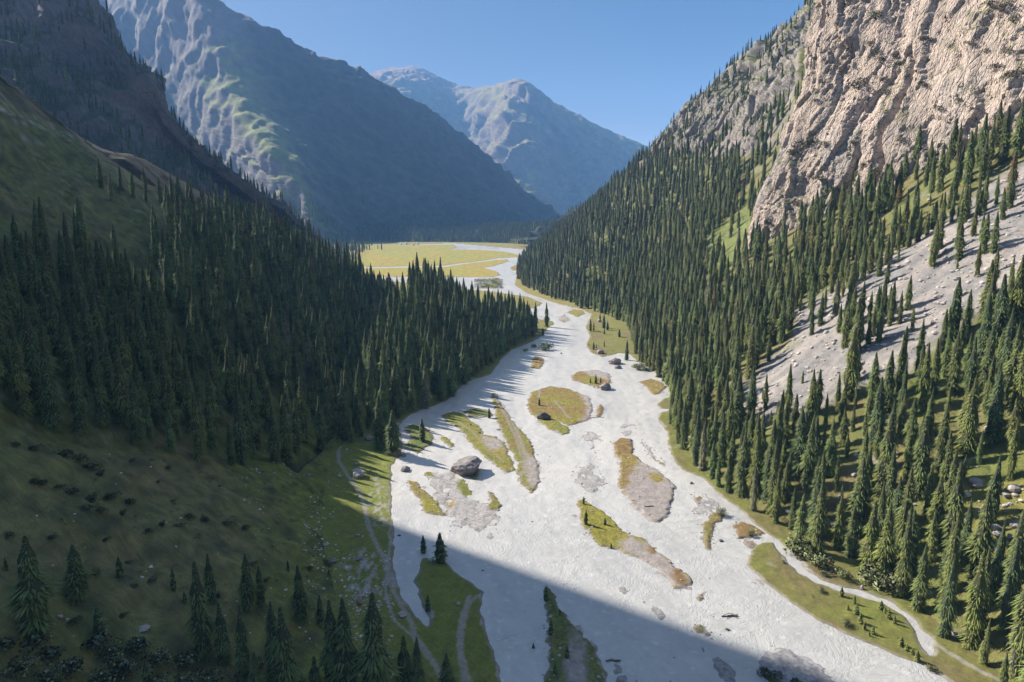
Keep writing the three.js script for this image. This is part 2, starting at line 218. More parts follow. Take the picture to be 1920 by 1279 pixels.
{
  const vs = []; for (let v = 1900; v > 1330; v -= 24) vs.push(v); for (let v = 1330; v > 452; v -= 3.2) vs.push(v); vs.push(448);
  const nu = 300, nv = vs.length - 1, rad = vs.map((v) => -onFloor(960, v, 0)[1]);
  const PT = (i, j) => { const a = (i / nu - 0.5) * 90 * Math.PI / 180; return [rad[j] * Math.sin(a), -rad[j] * Math.cos(a)]; };
  const keep = new Uint8Array((nu + 1) * (nv + 1)); for (let j = 0; j <= nv; j++) for (let i = 0; i <= nu; i++) { const [x, z] = PT(i, j); keep[j * (nu + 1) + i] = sdf(RIVER, x, z) < 8 ? 1 : 0; }
  const geo = gridGeo(nu, nv, (i, j) => { const [x, z] = PT(i, j); return [x, 0, z]; }, (i, j, x, y, z) => {
    const [d, l] = flowAt(x, z), w = fbm(x / 25, 1, z / 25, 3) * 7, flow = fbm((d + w) / 2.6, 2.2, l / 26, 4, 0.6), broad = fbm((d + w) / 15, 6, l / 110, 3), m = fbm(x / 1.6, 3, z / 2.2, 2);
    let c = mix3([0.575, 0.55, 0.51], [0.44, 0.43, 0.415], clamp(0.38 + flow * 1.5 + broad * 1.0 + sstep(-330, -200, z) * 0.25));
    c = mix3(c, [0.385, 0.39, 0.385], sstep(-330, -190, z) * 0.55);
    c = mix3(c, [0.36, 0.355, 0.345], sstep(0.24, 0.48, flow + broad * 0.6) * 0.6);
    c = mix3(c, [0.66, 0.645, 0.62], sstep(0.22, 0.5, m + flow * 0.5) * 0.55);
    return c;
  }, (i, j) => { const k = j * (nu + 1) + i; return keep[k] || keep[k + 1] || keep[k + nu + 1] || keep[k + nu + 2]; }, (i, j, p) => flowAt(p[0], p[2]));
  put(mesh(geo, M.water), 'river_water', 'milky grey glacial river spreading in braided channels across the valley floor', 'river', null, 'structure');
}

// ------------------------------------------------------------------ islands and gravel bars in the river
const ISLANDS = [];
// kind: colours by (along, across) noise; low bars let water through where they dip
function island(px, name, label, o = {}) {
  const P = floorPoly(px, 0.1), xs = P.map((p) => p[0]), zs = P.map((p) => p[1]);
  const x0 = Math.min(...xs) - 5, x1 = Math.max(...xs) + 5, z0 = Math.min(...zs) - 5, z1 = Math.max(...zs) + 5;
  const dist = Math.hypot((x0 + x1) / 2, (z0 + z1) / 2), cell = Math.max(0.36, dist * 0.0017);
  const nu = Math.ceil((x1 - x0) / cell), nv = Math.ceil((z1 - z0) / cell), H = o.h ?? 0.55, rough = o.rough ?? 0.8;
  const S = new Float32Array((nu + 1) * (nv + 1)), sc = Math.max(1, dist / 400);
  const at = (i, j) => [x0 + i * cell, z0 + j * cell];
  for (let j = 0; j <= nv; j++) for (let i = 0; i <= nu; i++) { const [x, z] = at(i, j); S[j * (nu + 1) + i] = -sdf(P, x, z) + rough * sc * (n2(x / 2.6 / sc, z / 2.6 / sc) * 1.3 + n2(x / 7 / sc + 9, z / 7 / sc) * 1.5 + n2(x / 1.1 / sc, z / 1.1 / sc + 5) * 0.5); }
  const tr = (o.tracks ?? []).map(([p, w]) => [floorPoly(p, 0.3), w]);
  const gp = o.gravelPx ? floorPoly(o.gravelPx, 0.3) : null, cp = (o.patches ?? []).map(([p, c]) => [floorPoly(p, 0.3), c]);
  const apron = (x, z, s) => -0.05 + 0.035 * s / sc + 0.36 * fbm(x / 5 / sc, 4, z / 5 / sc, 4);
  const hgt = (x, z, s) => !o.bar && s < 0.5 ? Math.max(-0.5, Math.max(s < 0 ? s * 0.5 - 0.02 : H * sstep(-0.2, 1.1, s), apron(x, z, s))) : s < 0 ? Math.max(-0.5, s * 0.5) - 0.02 : H * sstep(-0.2, o.bar ? 5 : 1.1, s) + (o.bar ? (fbm(x / 6, 2, z / 9, 4) * 0.75 - 0.06) : n2(x / 4, z / 4) * 0.16 + n2(x / 1.3, z / 1.3) * 0.05);
  const geo = gridGeo(nu, nv, (i, j) => { const [x, z] = at(i, j); return [x, hgt(x, z, S[j * (nu + 1) + i]), z]; }, (i, j, x, y, z) => {
    const s = S[j * (nu + 1) + i], ms = sc > 2.5 ? sc : 1, n = fbm(x / 13 / ms + 3, 5, z / 22 / ms, 5, 0.6), m = fbm(x / 2.4 / ms, 9, z / 4 / ms, 3);
    let c = mix3(o.a ?? LAND.olive, o.b ?? LAND.brown, clamp((o.mix ?? 0.4) + n * 2.0 + m * 0.5)).map((k) => k * (1 + 0.6 * m + 0.5 * n2(x / 0.9, z / 0.9)));
    if (o.bar) { c = mix3(c, [0.33, 0.315, 0.31], sstep(0.1, 0.5, m + n) * 0.8); c = mix3(c, [0.27, 0.26, 0.26], sstep(0.10, 0.0, y) * 0.6); }
    else { c = mix3(c, [0.27, 0.21, 0.15], sstep(1.3, 0.2, s + m) * 0.7); c = mix3(c, mix3([0.46, 0.44, 0.42], [0.33, 0.315, 0.305], clamp(0.5 + m * 1.6)), sstep(0.5, -0.3, s + m * 1.2 - sstep(0.1, 0.35, n) * 2)); }
    if (gp) c = mix3(c, mix3([0.46, 0.41, 0.385], [0.34, 0.29, 0.26], clamp(0.4 + m * 1.5)), sstep(2.5, -2.5, sdf(gp, x, z) + n * 7 + m * 3));
    for (const [p, col] of cp) c = mix3(c, col.map((k) => k * (1 + 0.4 * m)), sstep(1.5, -1.5, sdf(p, x, z) + m * 3));
    for (const [p, w] of tr) c = mix3(c, [0.34, 0.295, 0.235], sstep(w * 1.8, w * 0.4, segDist(p, x, z, false) + m * w) * 0.9);
    return c;
  }, (i, j) => { const k = j * (nu + 1) + i; return Math.max(S[k], S[k + 1], S[k + nu + 1], S[k + nu + 2]) > (o.bar ? -0.9 : -3.6 * sc); });
  const ob = put(mesh(geo, o.bar ? M.gravel : M.ground), name, label, o.bar ? 'gravel bar' : 'island', null, 'structure');
  ISLANDS.push({ P, h: (x, z) => Math.max(0, hgt(x, z, -sdf(P, x, z))) });
  return ob;
}
const G = { lime: [0.27, 0.25, 0.028], lime2: [0.215, 0.225, 0.032], straw: [0.31, 0.245, 0.055], rust: [0.27, 0.165, 0.062], shade: [0.12, 0.165, 0.035], pebble: [0.45, 0.42, 0.40], pale: [0.54, 0.515, 0.50] };
island([[1022, 1098], [1034, 1112], [1050, 1138], [1085, 1180], [1110, 1210], [1127, 1238], [1137, 1279], [1142, 1330], [1000, 1330], [1012, 1285], [1026, 1262], [1026, 1200], [1021, 1140]], 'grass_island', 'shaded pointed grass island at the bottom edge with a gravel strip down its middle', { a: G.shade, b: LAND.olive, mix: 0.2, gravelPx: [[1072, 1185], [1092, 1195], [1100, 1240], [1105, 1330], [1062, 1330], [1068, 1230]] });
island([[1082, 940], [1092, 936], [1110, 945], [1140, 968], [1175, 1000], [1205, 1010], [1230, 1033], [1265, 1058], [1290, 1080], [1298, 1095], [1285, 1106], [1265, 1102], [1250, 1082], [1230, 1066], [1205, 1052], [1175, 1038], [1155, 1029], [1125, 1024], [1108, 1010], [1090, 982]], 'grass_island', 'long yellow green island with small spruces whose lower end turns to brown gravel', { a: G.lime, b: G.straw, mix: 0.15, gravelPx: [[1178, 1000], [1235, 1030], [1300, 1090], [1290, 1110], [1240, 1080], [1160, 1030]], patches: [[[[1225, 1020], [1238, 1030], [1222, 1040], [1212, 1030]], G.rust], [[[1265, 1060], [1296, 1092], [1276, 1098], [1258, 1082]], G.rust]] });
island([[1150, 828], [1166, 822], [1186, 825], [1188, 850], [1202, 865], [1230, 880], [1250, 898], [1266, 912], [1263, 930], [1252, 968], [1240, 982], [1215, 974], [1190, 952], [1166, 924], [1159, 905], [1163, 880], [1153, 850]], 'gravel_island', 'island with a brown grassy left side and a pinkish stony right side', { a: G.rust, b: G.straw, mix: 0.35, h: 0.7, gravelPx: [[1190, 860], [1235, 878], [1275, 915], [1250, 990], [1200, 980], [1168, 930], [1182, 905]], patches: [[[[1215, 888], [1240, 890], [1245, 905], [1225, 905]], G.straw]] });
island([[998, 735], [1030, 724], [1060, 728], [1080, 735], [1104, 744], [1112, 760], [1106, 786], [1082, 795], [1066, 800], [1050, 791], [1010, 785], [992, 774], [989, 750]], 'grass_island', 'broad rounded olive and brown island carrying a dark boulder and one small spruce', { a: G.lime, b: G.rust, mix: 0.5, tracks: [[[[1040, 752], [1055, 770], [1068, 785]], 0.7], [[[1010, 745], [1012, 730], [1035, 724]], 0.8]], gravelPx: [[1085, 735], [1120, 745], [1110, 790], [1092, 790], [1098, 760]] });
island([[1008, 788], [1022, 786], [1044, 790], [1066, 802], [1067, 812], [1055, 816], [1030, 806]], 'grass_island', 'small lime green islet cut off below the broad rounded island', { a: G.lime, b: G.lime2 });
island([[1070, 705], [1085, 697], [1120, 694], [1142, 701], [1146, 713], [1140, 725], [1120, 728], [1095, 720], [1072, 712]], 'grass_island', 'flat island with three small spruces and a pale boulder at its corner', { a: G.straw, b: G.rust, mix: 0.5, gravelPx: [[1095, 692], [1150, 698], [1142, 712], [1100, 704]], patches: [[[[1090, 706], [1120, 708], [1118, 724], [1095, 718]], G.lime]] });
island([[1125, 758], [1133, 765], [1129, 780], [1119, 783], [1117, 772]], 'grass_island', 'tiny brown islet to the right of the broad rounded island', { a: G.straw, b: G.rust, mix: 0.7, rough: 0.5 });
island([[1003, 668], [1017, 671], [1021, 680], [1012, 691], [996, 691], [998, 678]], 'grass_island', 'little rusty brown islet near the striped tree shadows on the water', { a: G.rust, b: G.straw, rough: 0.5 });
island([[1198, 716], [1220, 710], [1240, 717], [1250, 726], [1236, 738], [1225, 741], [1212, 726]], 'grass_island', 'leaf shaped straw coloured island below the round willow bush', { a: G.straw, b: G.rust, mix: 0.5, rough: 0.6 });
island([[1062, 586], [1075, 580], [1092, 582], [1098, 588], [1082, 594]], 'grass_island', 'small far yellow islet where the river narrows towards the meadow', { a: G.lime, b: G.straw, rough: 0.3 });
island([[1044, 594], [1058, 590], [1070, 600], [1058, 606], [1048, 601]], 'gravel_bar', 'faint far gravel patch left of the small yellow islet', { bar: true, a: G.pebble, b: G.straw, h: 0.35, rough: 0.3 });
island([[922, 735], [928, 738], [940, 758], [960, 788], [976, 806], [992, 822], [1001, 842], [1010, 880], [1012, 902], [1006, 918], [996, 923], [986, 917], [972, 895], [968, 884], [974, 868], [958, 845], [942, 815], [931, 790], [926, 765]], 'grass_island', 'long island with a dirt track running along it to a rounded lower tip', { a: G.lime2, b: G.rust, mix: 0.35, tracks: [[[[925, 737], [940, 758], [960, 788], [976, 828], [985, 855], [986, 880], [972, 892]], 1.0], [[[932, 752], [950, 785], [968, 825], [976, 855]], 0.5]], gravelPx: [[985, 850], [1006, 860], [1015, 905], [1000, 915], [985, 880]] });
island([[828, 779], [848, 772], [870, 774], [882, 788], [900, 798], [908, 815], [930, 818], [946, 828], [952, 850], [961, 868], [966, 881], [950, 886], [938, 880], [910, 857], [882, 832], [870, 812], [850, 796], [834, 789]], 'grass_island', 'green tapering island with faint vehicle tracks left of the track island', { a: G.lime2, b: G.straw, mix: 0.3, tracks: [[[[855, 788], [885, 810], [915, 840], [945, 868]], 0.4]], gravelPx: [[905, 818], [935, 822], [945, 845], [915, 845]] });
island([[866, 772], [890, 766], [918, 770], [925, 780], [900, 784], [880, 782]], 'grass_island', 'low dark strip with a small spruce joining the two long islands', { a: G.rust, b: G.shade, rough: 0.5 });
island([[824, 818], [838, 820], [852, 834], [846, 839], [832, 830]], 'grass_island', 'narrow green islet between the striped shadows and the large boulder', { a: G.lime2, b: G.lime, rough: 0.4 });
island([[758, 802], [775, 796], [798, 800], [813, 816], [812, 830], [795, 842], [782, 851], [757, 837], [772, 822]], 'grass_island', 'shaded green islet with one pale spruce beside the left bank', { a: G.shade, b: G.lime2, mix: 0.2 });
island([[853, 872], [866, 861], [885, 868], [898, 882], [899, 894], [890, 901], [870, 891], [858, 884]], 'grass_island', 'little green islet under the great river boulder', { a: G.shade, b: G.lime2, rough: 0.5 });
island([[763, 900], [782, 905], [802, 922], [822, 946], [842, 968], [812, 966], [795, 956], [785, 936], [772, 922]], 'grass_island', 'orange and yellow grass islet in the left channel', { a: G.lime, b: G.rust, mix: 0.4 });
island([[795, 886], [820, 884], [850, 880], [872, 900], [884, 925], [902, 942], [930, 945], [936, 965], [931, 1012], [912, 1010], [880, 992], [850, 986], [832, 966], [815, 936], [800, 910]], 'gravel_bar', 'wide grey gravel bar with wet channels below the great river boulder', { bar: true, a: G.pebble, b: G.pale, h: 0.30, patches: [[[[858, 900], [880, 894], [896, 912], [895, 932], [876, 932], [858, 922]], G.lime2], [[[838, 938], [850, 936], [854, 948], [842, 950]], [0.42, 0.30, 0.11]], [[[797, 886], [815, 882], [812, 892], [800, 893]], G.lime2]] });
island([[914, 920], [926, 925], [940, 945], [936, 957], [912, 956], [919, 940]], 'grass_island', 'small patchy brown islet at the edge of the grey gravel bar', { a: G.lime2, b: G.rust, mix: 0.5, rough: 0.6 });
island([[1080, 906], [1074, 890], [1084, 870], [1108, 868], [1126, 884], [1134, 910], [1116, 926], [1100, 925]], 'gravel_bar', 'oval grey gravel bar in mid river left of the stony brown island', { bar: true, a: G.pebble, b: G.pale, h: 0.26 });
island([[1082, 815], [1100, 807], [1125, 815], [1131, 826], [1115, 833], [1128, 862], [1118, 860], [1100, 830], [1085, 825]], 'gravel_bar', 'pale pointed gravel bar below the broad rounded island', { bar: true, a: G.pale, b: G.pebble, h: 0.26 });
island([[1160, 800], [1180, 790], [1198, 788], [1198, 796], [1165, 804]], 'gravel_bar', 'thin pale gravel sliver, the upper of a pair above the stony island', { bar: true, a: G.pale, b: G.pale, h: 0.3, rough: 0.4 });
island([[1165, 811], [1188, 803], [1197, 806], [1186, 816], [1172, 818]], 'gravel_bar', 'thin pale gravel sliver, the lower of a pair above the stony island', { bar: true, a: G.pale, b: G.pebble, h: 0.3, rough: 0.4 });
island([[1200, 825], [1215, 835], [1235, 855], [1250, 872], [1244, 876], [1225, 862], [1205, 840]], 'gravel_bar', 'narrow slanting gravel bar between the stony island and the right bank', { bar: true, a: G.pale, b: G.pebble, h: 0.3, rough: 0.5, patches: [[[[1232, 855], [1244, 868], [1240, 872], [1230, 860]], G.straw]] });
island([[1316, 985], [1330, 966], [1345, 960], [1360, 964], [1352, 979], [1340, 985], [1335, 1010], [1332, 1031], [1320, 1026], [1316, 1005]], 'grass_island', 'curved olive islet with a willow bush at its upper end', { a: LAND.olive, b: G.rust, rough: 0.6 });
island([[1375, 986], [1386, 976], [1412, 985], [1432, 1000], [1410, 1009], [1382, 1011]], 'grass_island', 'triangular brown islet close to the right bank stream', { a: LAND.olive, b: G.rust, mix: 0.7, rough: 0.6 });
island([[1300, 925], [1318, 926], [1346, 944], [1346, 956], [1320, 968], [1298, 966]], 'gravel_bar', 'grey gravel fan above the curved olive islet', { bar: true, a: G.pale, b: G.pebble, h: 0.26, patches: [[[[1302, 925], [1318, 928], [1310, 940], [1302, 938]], G.rust]] });
island([[1390, 1015], [1415, 1012], [1425, 1022], [1408, 1034], [1392, 1028]], 'gravel_bar', 'stony spit at the upstream end of the right bank', { bar: true, a: G.pebble, b: G.rust, h: 0.3, rough: 0.6 });
island([[1306, 1114], [1318, 1112], [1323, 1121], [1312, 1129], [1305, 1122]], 'gravel_bar', 'single small brown stony hump downstream of the long yellow island', { a: G.rust, b: G.pebble, mix: 0.5, rough: 0.4 });
island([[1298, 1176], [1310, 1169], [1322, 1178], [1334, 1190], [1328, 1194], [1305, 1186]], 'gravel_bar', 'dark wet rocky hump in the shaded river', { a: [0.13, 0.12, 0.11], b: LAND.olive, rough: 0.5 });
island([[1304, 1205], [1330, 1220], [1360, 1240], [1380, 1266], [1378, 1300], [1360, 1280], [1345, 1255], [1325, 1235]], 'gravel_bar', 'dark streak of wet gravel near the bottom edge of the photo', { bar: true, a: [0.30, 0.30, 0.31], b: G.pebble, h: 0.24 });
island([[1140, 1254], [1160, 1244], [1190, 1262], [1198, 1290], [1200, 1330], [1140, 1330]], 'gravel_bar', 'rusty stony bar at the bottom edge right of the pointed grass island', { bar: true, a: [0.30, 0.27, 0.25], b: G.pebble, h: 0.36 });
island([[1422, 1238], [1440, 1216], [1470, 1211], [1502, 1225], [1562, 1264], [1610, 1300], [1640, 1350], [1400, 1350], [1420, 1285]], 'gravel_bar', 'large smooth grey gravel bar at the bottom edge with dark bushes on its tip', { bar: true, a: [0.36, 0.355, 0.37], b: G.pebble, h: 0.55, patches: [[[[1420, 1262], [1450, 1262], [1470, 1300], [1410, 1300]], G.shade]] });
island([[1148, 1095], [1175, 1098], [1210, 1120], [1245, 1150], [1270, 1172], [1262, 1180], [1235, 1160], [1195, 1130], [1160, 1112]], 'gravel_bar', 'barely emerging dark shoal on the shadow line of the river', { bar: true, a: [0.33, 0.33, 0.34], b: G.pebble, h: 0.14 });
island([[1405, 1085], [1420, 1084], [1440, 1098], [1425, 1104]], 'gravel_bar', 'small pale shoal beside the right bank below the spit', { bar: true, a: G.pebble, b: G.pale, h: 0.2, rough: 0.5 });
// the far meadows between the river arms
island([[545, 457], [690, 460], [770, 460], [850, 459], [856, 464], [842, 468], [905, 469], [945, 472], [972, 478], [980, 482], [935, 484], [918, 487], [880, 492], [832, 498], [690, 501], [560, 500]], 'meadow', 'flat far meadow of green and yellow grass below the dark mountain', { a: [0.31, 0.31, 0.035], b: [0.44, 0.29, 0.04], mix: 0.35, h: 1.0, rough: 0.4 });
island([[560, 503], [690, 504], [835, 501], [872, 495], [930, 488], [950, 487], [954, 490], [926, 499], [906, 502], [935, 511], [938, 516], [922, 520], [870, 520], [845, 520], [690, 519], [570, 517]], 'meadow', 'flat far meadow of orange and yellow grass between two river arms', { a: [0.36, 0.32, 0.035], b: [0.42, 0.28, 0.045], mix: 0.35, h: 1.0, rough: 0.4 });
island([[890, 527], [935, 522], [943, 530], [930, 541], [905, 541]], 'meadow', 'bushy green patch amid the river arms before the far meadow', { a: G.lime2, b: G.pebble, mix: 0.3, h: 0.8, rough: 0.4 });
island([[957, 502], [966, 497], [976, 499], [974, 508], [960, 507]], 'meadow', 'small far orange islet where the river leaves the meadow', { a: G.straw, b: G.rust, h: 0.8, rough: 0.3 });
const groundY = (x, z) => { let y = globalThis.floorHeight(x, z); for (const I of ISLANDS) if (inPoly(I.P, x, z)) y = Math.max(y, I.h(x, z)); return y; };

// ------------------------------------------------------------------ hillsides, cliff, mountains
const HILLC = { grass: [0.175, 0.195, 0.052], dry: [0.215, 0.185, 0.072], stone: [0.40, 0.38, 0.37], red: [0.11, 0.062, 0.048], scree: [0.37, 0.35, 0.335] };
const pxOf = (x, y, z) => toPx(x, y, z);
const lmul = (c, k) => c.map((v) => v * k);
const L1 = loft([
  [[-22, -1.5, 150], [-24, -1.5, 0], [-41, -1.5, -158], [-62, -1.5, -226], [-75, -1.5, -270], [-84, -1.5, -335], [-70, -1.5, -385], [-40, -1.5, -440], [-26, -1.5, -505], [-9, -1.5, -575], [9, -1.5, -640], [24, -1.5, -690], [18, -1.5, -708]],
  [[-90, 36, 150], [-95, 36, 0], [-112, 37, -158], [-134, 38, -228], [-150, 39, -285], [-165, 42, -345], [-160, 46, -400], [-130, 46, -455], [-110, 44, -515], [-85, 38, -590], [-60, 30, -650], [-20, 17, -690], [0, 7, -705]],
  [[-290, 165, 150], [-290, 165, 0], [-300, 164, -155], [-320, 165, -245], [-335, 170, -330], [-345, 182, -420], [-345, 196, -500], [-300, 165, -520], [-240, 115, -540], [-185, 91, -600], [-138, 70, -655], [-70, 36, -685], [-20, 12, -700]],
  [[-560, 360, 150], [-560, 365, 0], [-570, 370, -150], [-575, 390, -300], [-590, 450, -420], [-605, 490, -540], [-597, 545, -606], [-540, 455, -580], [-392, 218, -550], [-310, 161, -600], [-240, 112, -650], [-130, 74, -675], [-40, 20, -695]],
  [[-760, 250, 160], [-760, 250, 0], [-770, 250, -150], [-775, 280, -340], [-780, 300, -520], [-760, 300, -700], [-720, 300, -760], [-650, 400, -700], [-515, 300, -668], [-400, 60, -770], [-300, 20, -800], [-190, -3, -810], [-70, -3, -800]],
], 520, 330, (x, y, z, u, v, n) => {
  const d = (fbm(x / 70, y / 70, z / 70, 4) * 9 + fbm(x / 14, y / 14, z / 14, 4) * 2.6 + fbm(x / 4, y / 4, z / 4, 2) * 0.5) * sstep(0, 0.12, v), q = [x + n[0] * d, y + n[1] * d, z + n[2] * d];
  // the flank falls away beyond the rocky tower, so that light passes there
  const s = 0.56 * (q[0] + 43) - 0.83 * (q[2] + 236), w = sstep(5, 11, s); if (s > 0 && q[0] < -95) q[1] = Math.min(q[1], 0.76 * (-95 - q[0]) + (1 - w) * 260);
  return q;
}, (u, v, i, j, x, y, z, nx, ny, nz) => {
  const n = fbm(x / 45, y / 45, z / 45, 4), m = fbm(x / 5, y / 5, z / 5, 4), q = pxOf(x, y, z);
  let c = mix3(HILLC.grass, HILLC.dry, clamp(0.35 + n * 1.7 + m * 0.5));
  c = mix3(c, LAND.green, sstep(26, 2, y + n * 20) * 0.7);
  // pale rock band and reddish heath along the shoulder, darkened in place of shade
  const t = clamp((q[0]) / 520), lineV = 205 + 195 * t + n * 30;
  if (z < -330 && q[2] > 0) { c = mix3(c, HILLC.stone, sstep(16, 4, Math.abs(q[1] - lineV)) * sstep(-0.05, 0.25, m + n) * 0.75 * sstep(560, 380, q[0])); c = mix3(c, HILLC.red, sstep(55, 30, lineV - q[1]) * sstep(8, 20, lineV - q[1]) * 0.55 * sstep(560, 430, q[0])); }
  c = mix3(c, HILLC.stone, 0);
  c = mix3(c, HILLC.stone, sstep(0.66, 0.5, ny) * 0.6);
  c = mix3(c, mix3([0.050, 0.031, 0.024], [0.036, 0.036, 0.018], clamp(0.5 + n * 2)), sstep(0.50, 0.60, v) * sstep(-330, -400, z) * sstep(-110, -150, x) * 0.9);  // crest strip painted dark: shade put into the colour where sun still reaches
  c = mix3(c, [0.07, 0.088, 0.036], sstep(0.05, 0.3, fbm(x / 11, y / 11, z / 11, 4) + m * 0.25) * 0.75);
  return lmul(c, 1 + 1.0 * m);
}, (t) => t);
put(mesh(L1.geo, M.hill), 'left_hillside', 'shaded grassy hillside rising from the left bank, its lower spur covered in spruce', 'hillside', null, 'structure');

const SCREE = [[1385, 752], [1430, 695], [1490, 640], [1500, 585], [1600, 515], [1680, 470], [1720, 440], [1800, 395], [1850, 345], [1930, 300], [1990, 300], [1990, 520], [1920, 540], [1860, 570], [1780, 620], [1700, 690], [1620, 722], [1530, 765], [1440, 792]];
const MEADOWR = [[1310, 470], [1345, 430], [1400, 385], [1410, 420], [1390, 470], [1370, 500], [1320, 510]];
const ROCKR = [[[1240, 300], [1275, 235], [1340, 190], [1410, 120], [1445, 60], [1490, -40], [1620, -40], [1500, 160], [1420, 190], [1370, 250], [1310, 270], [1250, 310]]];
const CLEAR = [[1770, 900], [1920, 900], [1920, 1080], [1830, 1080], [1790, 1010], [1770, 950]];
const R1 = loft([
  [[146, -1.5, 150], [136, -1.5, 0], [126, -1.5, -158], [118, -1.5, -226], [101, -1.5, -256], [88, -1.5, -302], [91, -1.5, -375], [110, -1.5, -460], [106, -1.5, -567], [122, -1.5, -735], [82, -1.5, -914], [30, -1.5, -1080], [10, -1.5, -1307], [24, -1.5, -1700], [70, -1.5, -2326], [36, -1.5, -2690], [-220, -1.5, -2880], [-900, -1.5, -2930]],
  [[225, 62, 150], [215, 62, 0], [208, 62, -158], [202, 63, -230], [190, 66, -275], [178, 66, -325], [178, 66, -400], [190, 66, -480], [186, 66, -590], [205, 72, -755], [180, 78, -940], [140, 84, -1110], [120, 84, -1340], [110, 66, -1720], [140, 56, -2340], [80, 40, -2720], [-220, 30, -2960], [-900, 30, -3050]],
  [[345, 158, 150], [335, 158, 0], [328, 158, -150], [322, 158, -240], [310, 158, -310], [300, 158, -370], [290, 158, -440], [285, 150, -530], [275, 148, -640], [292, 165, -800], [282, 190, -980], [250, 205, -1150], [195, 165, -1330], [165, 100, -1730], [180, 80, -2360], [110, 60, -2780], [-220, 50, -3050], [-900, 50, -3150]],
  [[560, 300, 150], [550, 300, 0], [545, 300, -150], [540, 305, -240], [520, 330, -330], [490, 330, -420], [470, 330, -500], [450, 330, -600], [430, 330, -700], [420, 370, -850], [412, 398, -1080], [318, 280, -1230], [255, 190, -1350], [212, 127, -1740], [215, 100, -2400], [130, 75, -2850], [-220, 60, -3150], [-900, 60, -3250]],
  [[700, 380, 150], [700, 380, 0], [700, 380, -150], [700, 400, -240], [700, 430, -330], [700, 450, -420], [700, 450, -520], [660, 470, -640], [620, 470, -780], [560, 430, -1000], [520, 380, -1230], [430, 200, -1380], [380, 110, -1500], [330, 60, -1850], [300, 40, -2500], [180, 30, -3000], [-220, 20, -3300], [-900, 20, -3400]],
], 620, 300, (x, y, z, u, v) => { const k = sstep(0, 0.1, v), rock = sstep(0.45, 0.7, v) * sstep(-800, -950, z) * sstep(-1900, -1500, z); return (fbm(x / 60, y / 60, z / 60, 4) * 7 + fbm(x / 12, y / 12, z / 12, 4) * 1.5 + rock * (ridged(x / 60, y / 110, z / 60, 5) - 0.4) * 42) * k; }, (u, v, i, j, x, y, z, nx, ny, nz) => {
  const n = fbm(x / 40, y / 40, z / 40, 4), m = fbm(x / 5, y / 5, z / 5, 4), q = pxOf(x, y, z);
  let c = mix3([0.19, 0.215, 0.050], [0.25, 0.205, 0.085], clamp(0.35 + n * 1.8 + m));
  c = mix3(c, HILLC.stone, sstep(0.2, 0.45, fbm(x / 15, 3, z / 15, 4) + m * 0.3) * 0.5);
  if (q[2] > 0) {
    if (inPoly(MEADOWR, q[0] + n * 25, q[1] + m * 15)) c = mix3(c, [0.20, 0.24, 0.06], 0.85);
    if (inPoly(CLEAR, q[0] + n * 40, q[1] + m * 25)) c = mix3([0.26, 0.25, 0.06], HILLC.stone, sstep(0.12, 0.3, m + n * 0.4));
    const d = sdf(SCREE, q[0] + n * 40, q[1] + m * 22); if (d < 14) c = mix3(c, mix3([0.46, 0.41, 0.375], [0.29, 0.28, 0.275], clamp(0.5 + n * 2 + fbm((x * 0.3 + z) / 6, 2, (x - z * 0.3) / 60, 4) * 2.2)), sstep(14, -10, d + m * 14));
  }
  const rock = sstep(0.62, 0.46, ny) * sstep(0.35, 0.55, v) * sstep(-760, -900, z);
  c = mix3(c, mix3([0.40, 0.345, 0.30], [0.29, 0.265, 0.25], clamp(0.5 + n * 2)), rock);
  return lmul(c, 1 + 0.4 * m);
});
put(mesh(R1.geo, M.scree), 'right_hillside', 'sunlit right hillside with spruce forest, a pale scree strip and rock slabs', 'hillside', null, 'structure');

// the big cliff: a wall of fractured rock standing on the hillside
const cliffNoise = (x, y, z) => {
  // joints lean to the right and run up the wall, ledges cross them; edges are sharp
  const a = x * 0.42 + z * 0.90, w = fbm(x / 55, y / 55, z / 55, 3) * 14, w2 = fbm(x / 12, y / 12, z / 12, 3) * 3, p = a - 0.10 * y + w, q = y + 0.30 * a + w;
  const rib = 1 - Math.abs(noise(p / 44, y / 300, 2.2)) * 2, rib2 = 1 - Math.abs(noise(p / 16 + 7, y / 130, z / 400)) * 2.2;
  const gash = sstep(0.07, 0.0, Math.abs(noise(p / 38 + 31, y / 420, 9.1))) * sstep(-0.1, 0.2, noise(p / 80, y / 110, 1.7));
  const [c1, e1] = cellv((p + w2) / 13, (q + w2) / 30), [c2, e2] = cellv((p + w2) / 5.2 + 40, q / 10), [c3, e3] = cellv((p + w2 * 0.5) / 2.3 + 90, (q - w2) / 3.8);
  const rough = 0.25 + 1.0 * sstep(-0.22, 0.25, fbm(x / 38 + 9, y / 50, z / 38, 3));
  return rib * 4.2 + rib2 * 2.2 - gash * 9 + (c1 - 0.5) * 5.0 - 1.8 * sstep(0.10, 0, e1) + ((c2 - 0.5) * 2.5 - 1.0 * sstep(0.14, 0, e2) + (c3 - 0.5) * 1.0 - 0.35 * sstep(0.2, 0, e3)) * rough + fbm(x / 120, y / 90, z / 120, 3) * 16 + fbm(x / 4, y / 4.5, z / 4, 3) * 0.7;
};
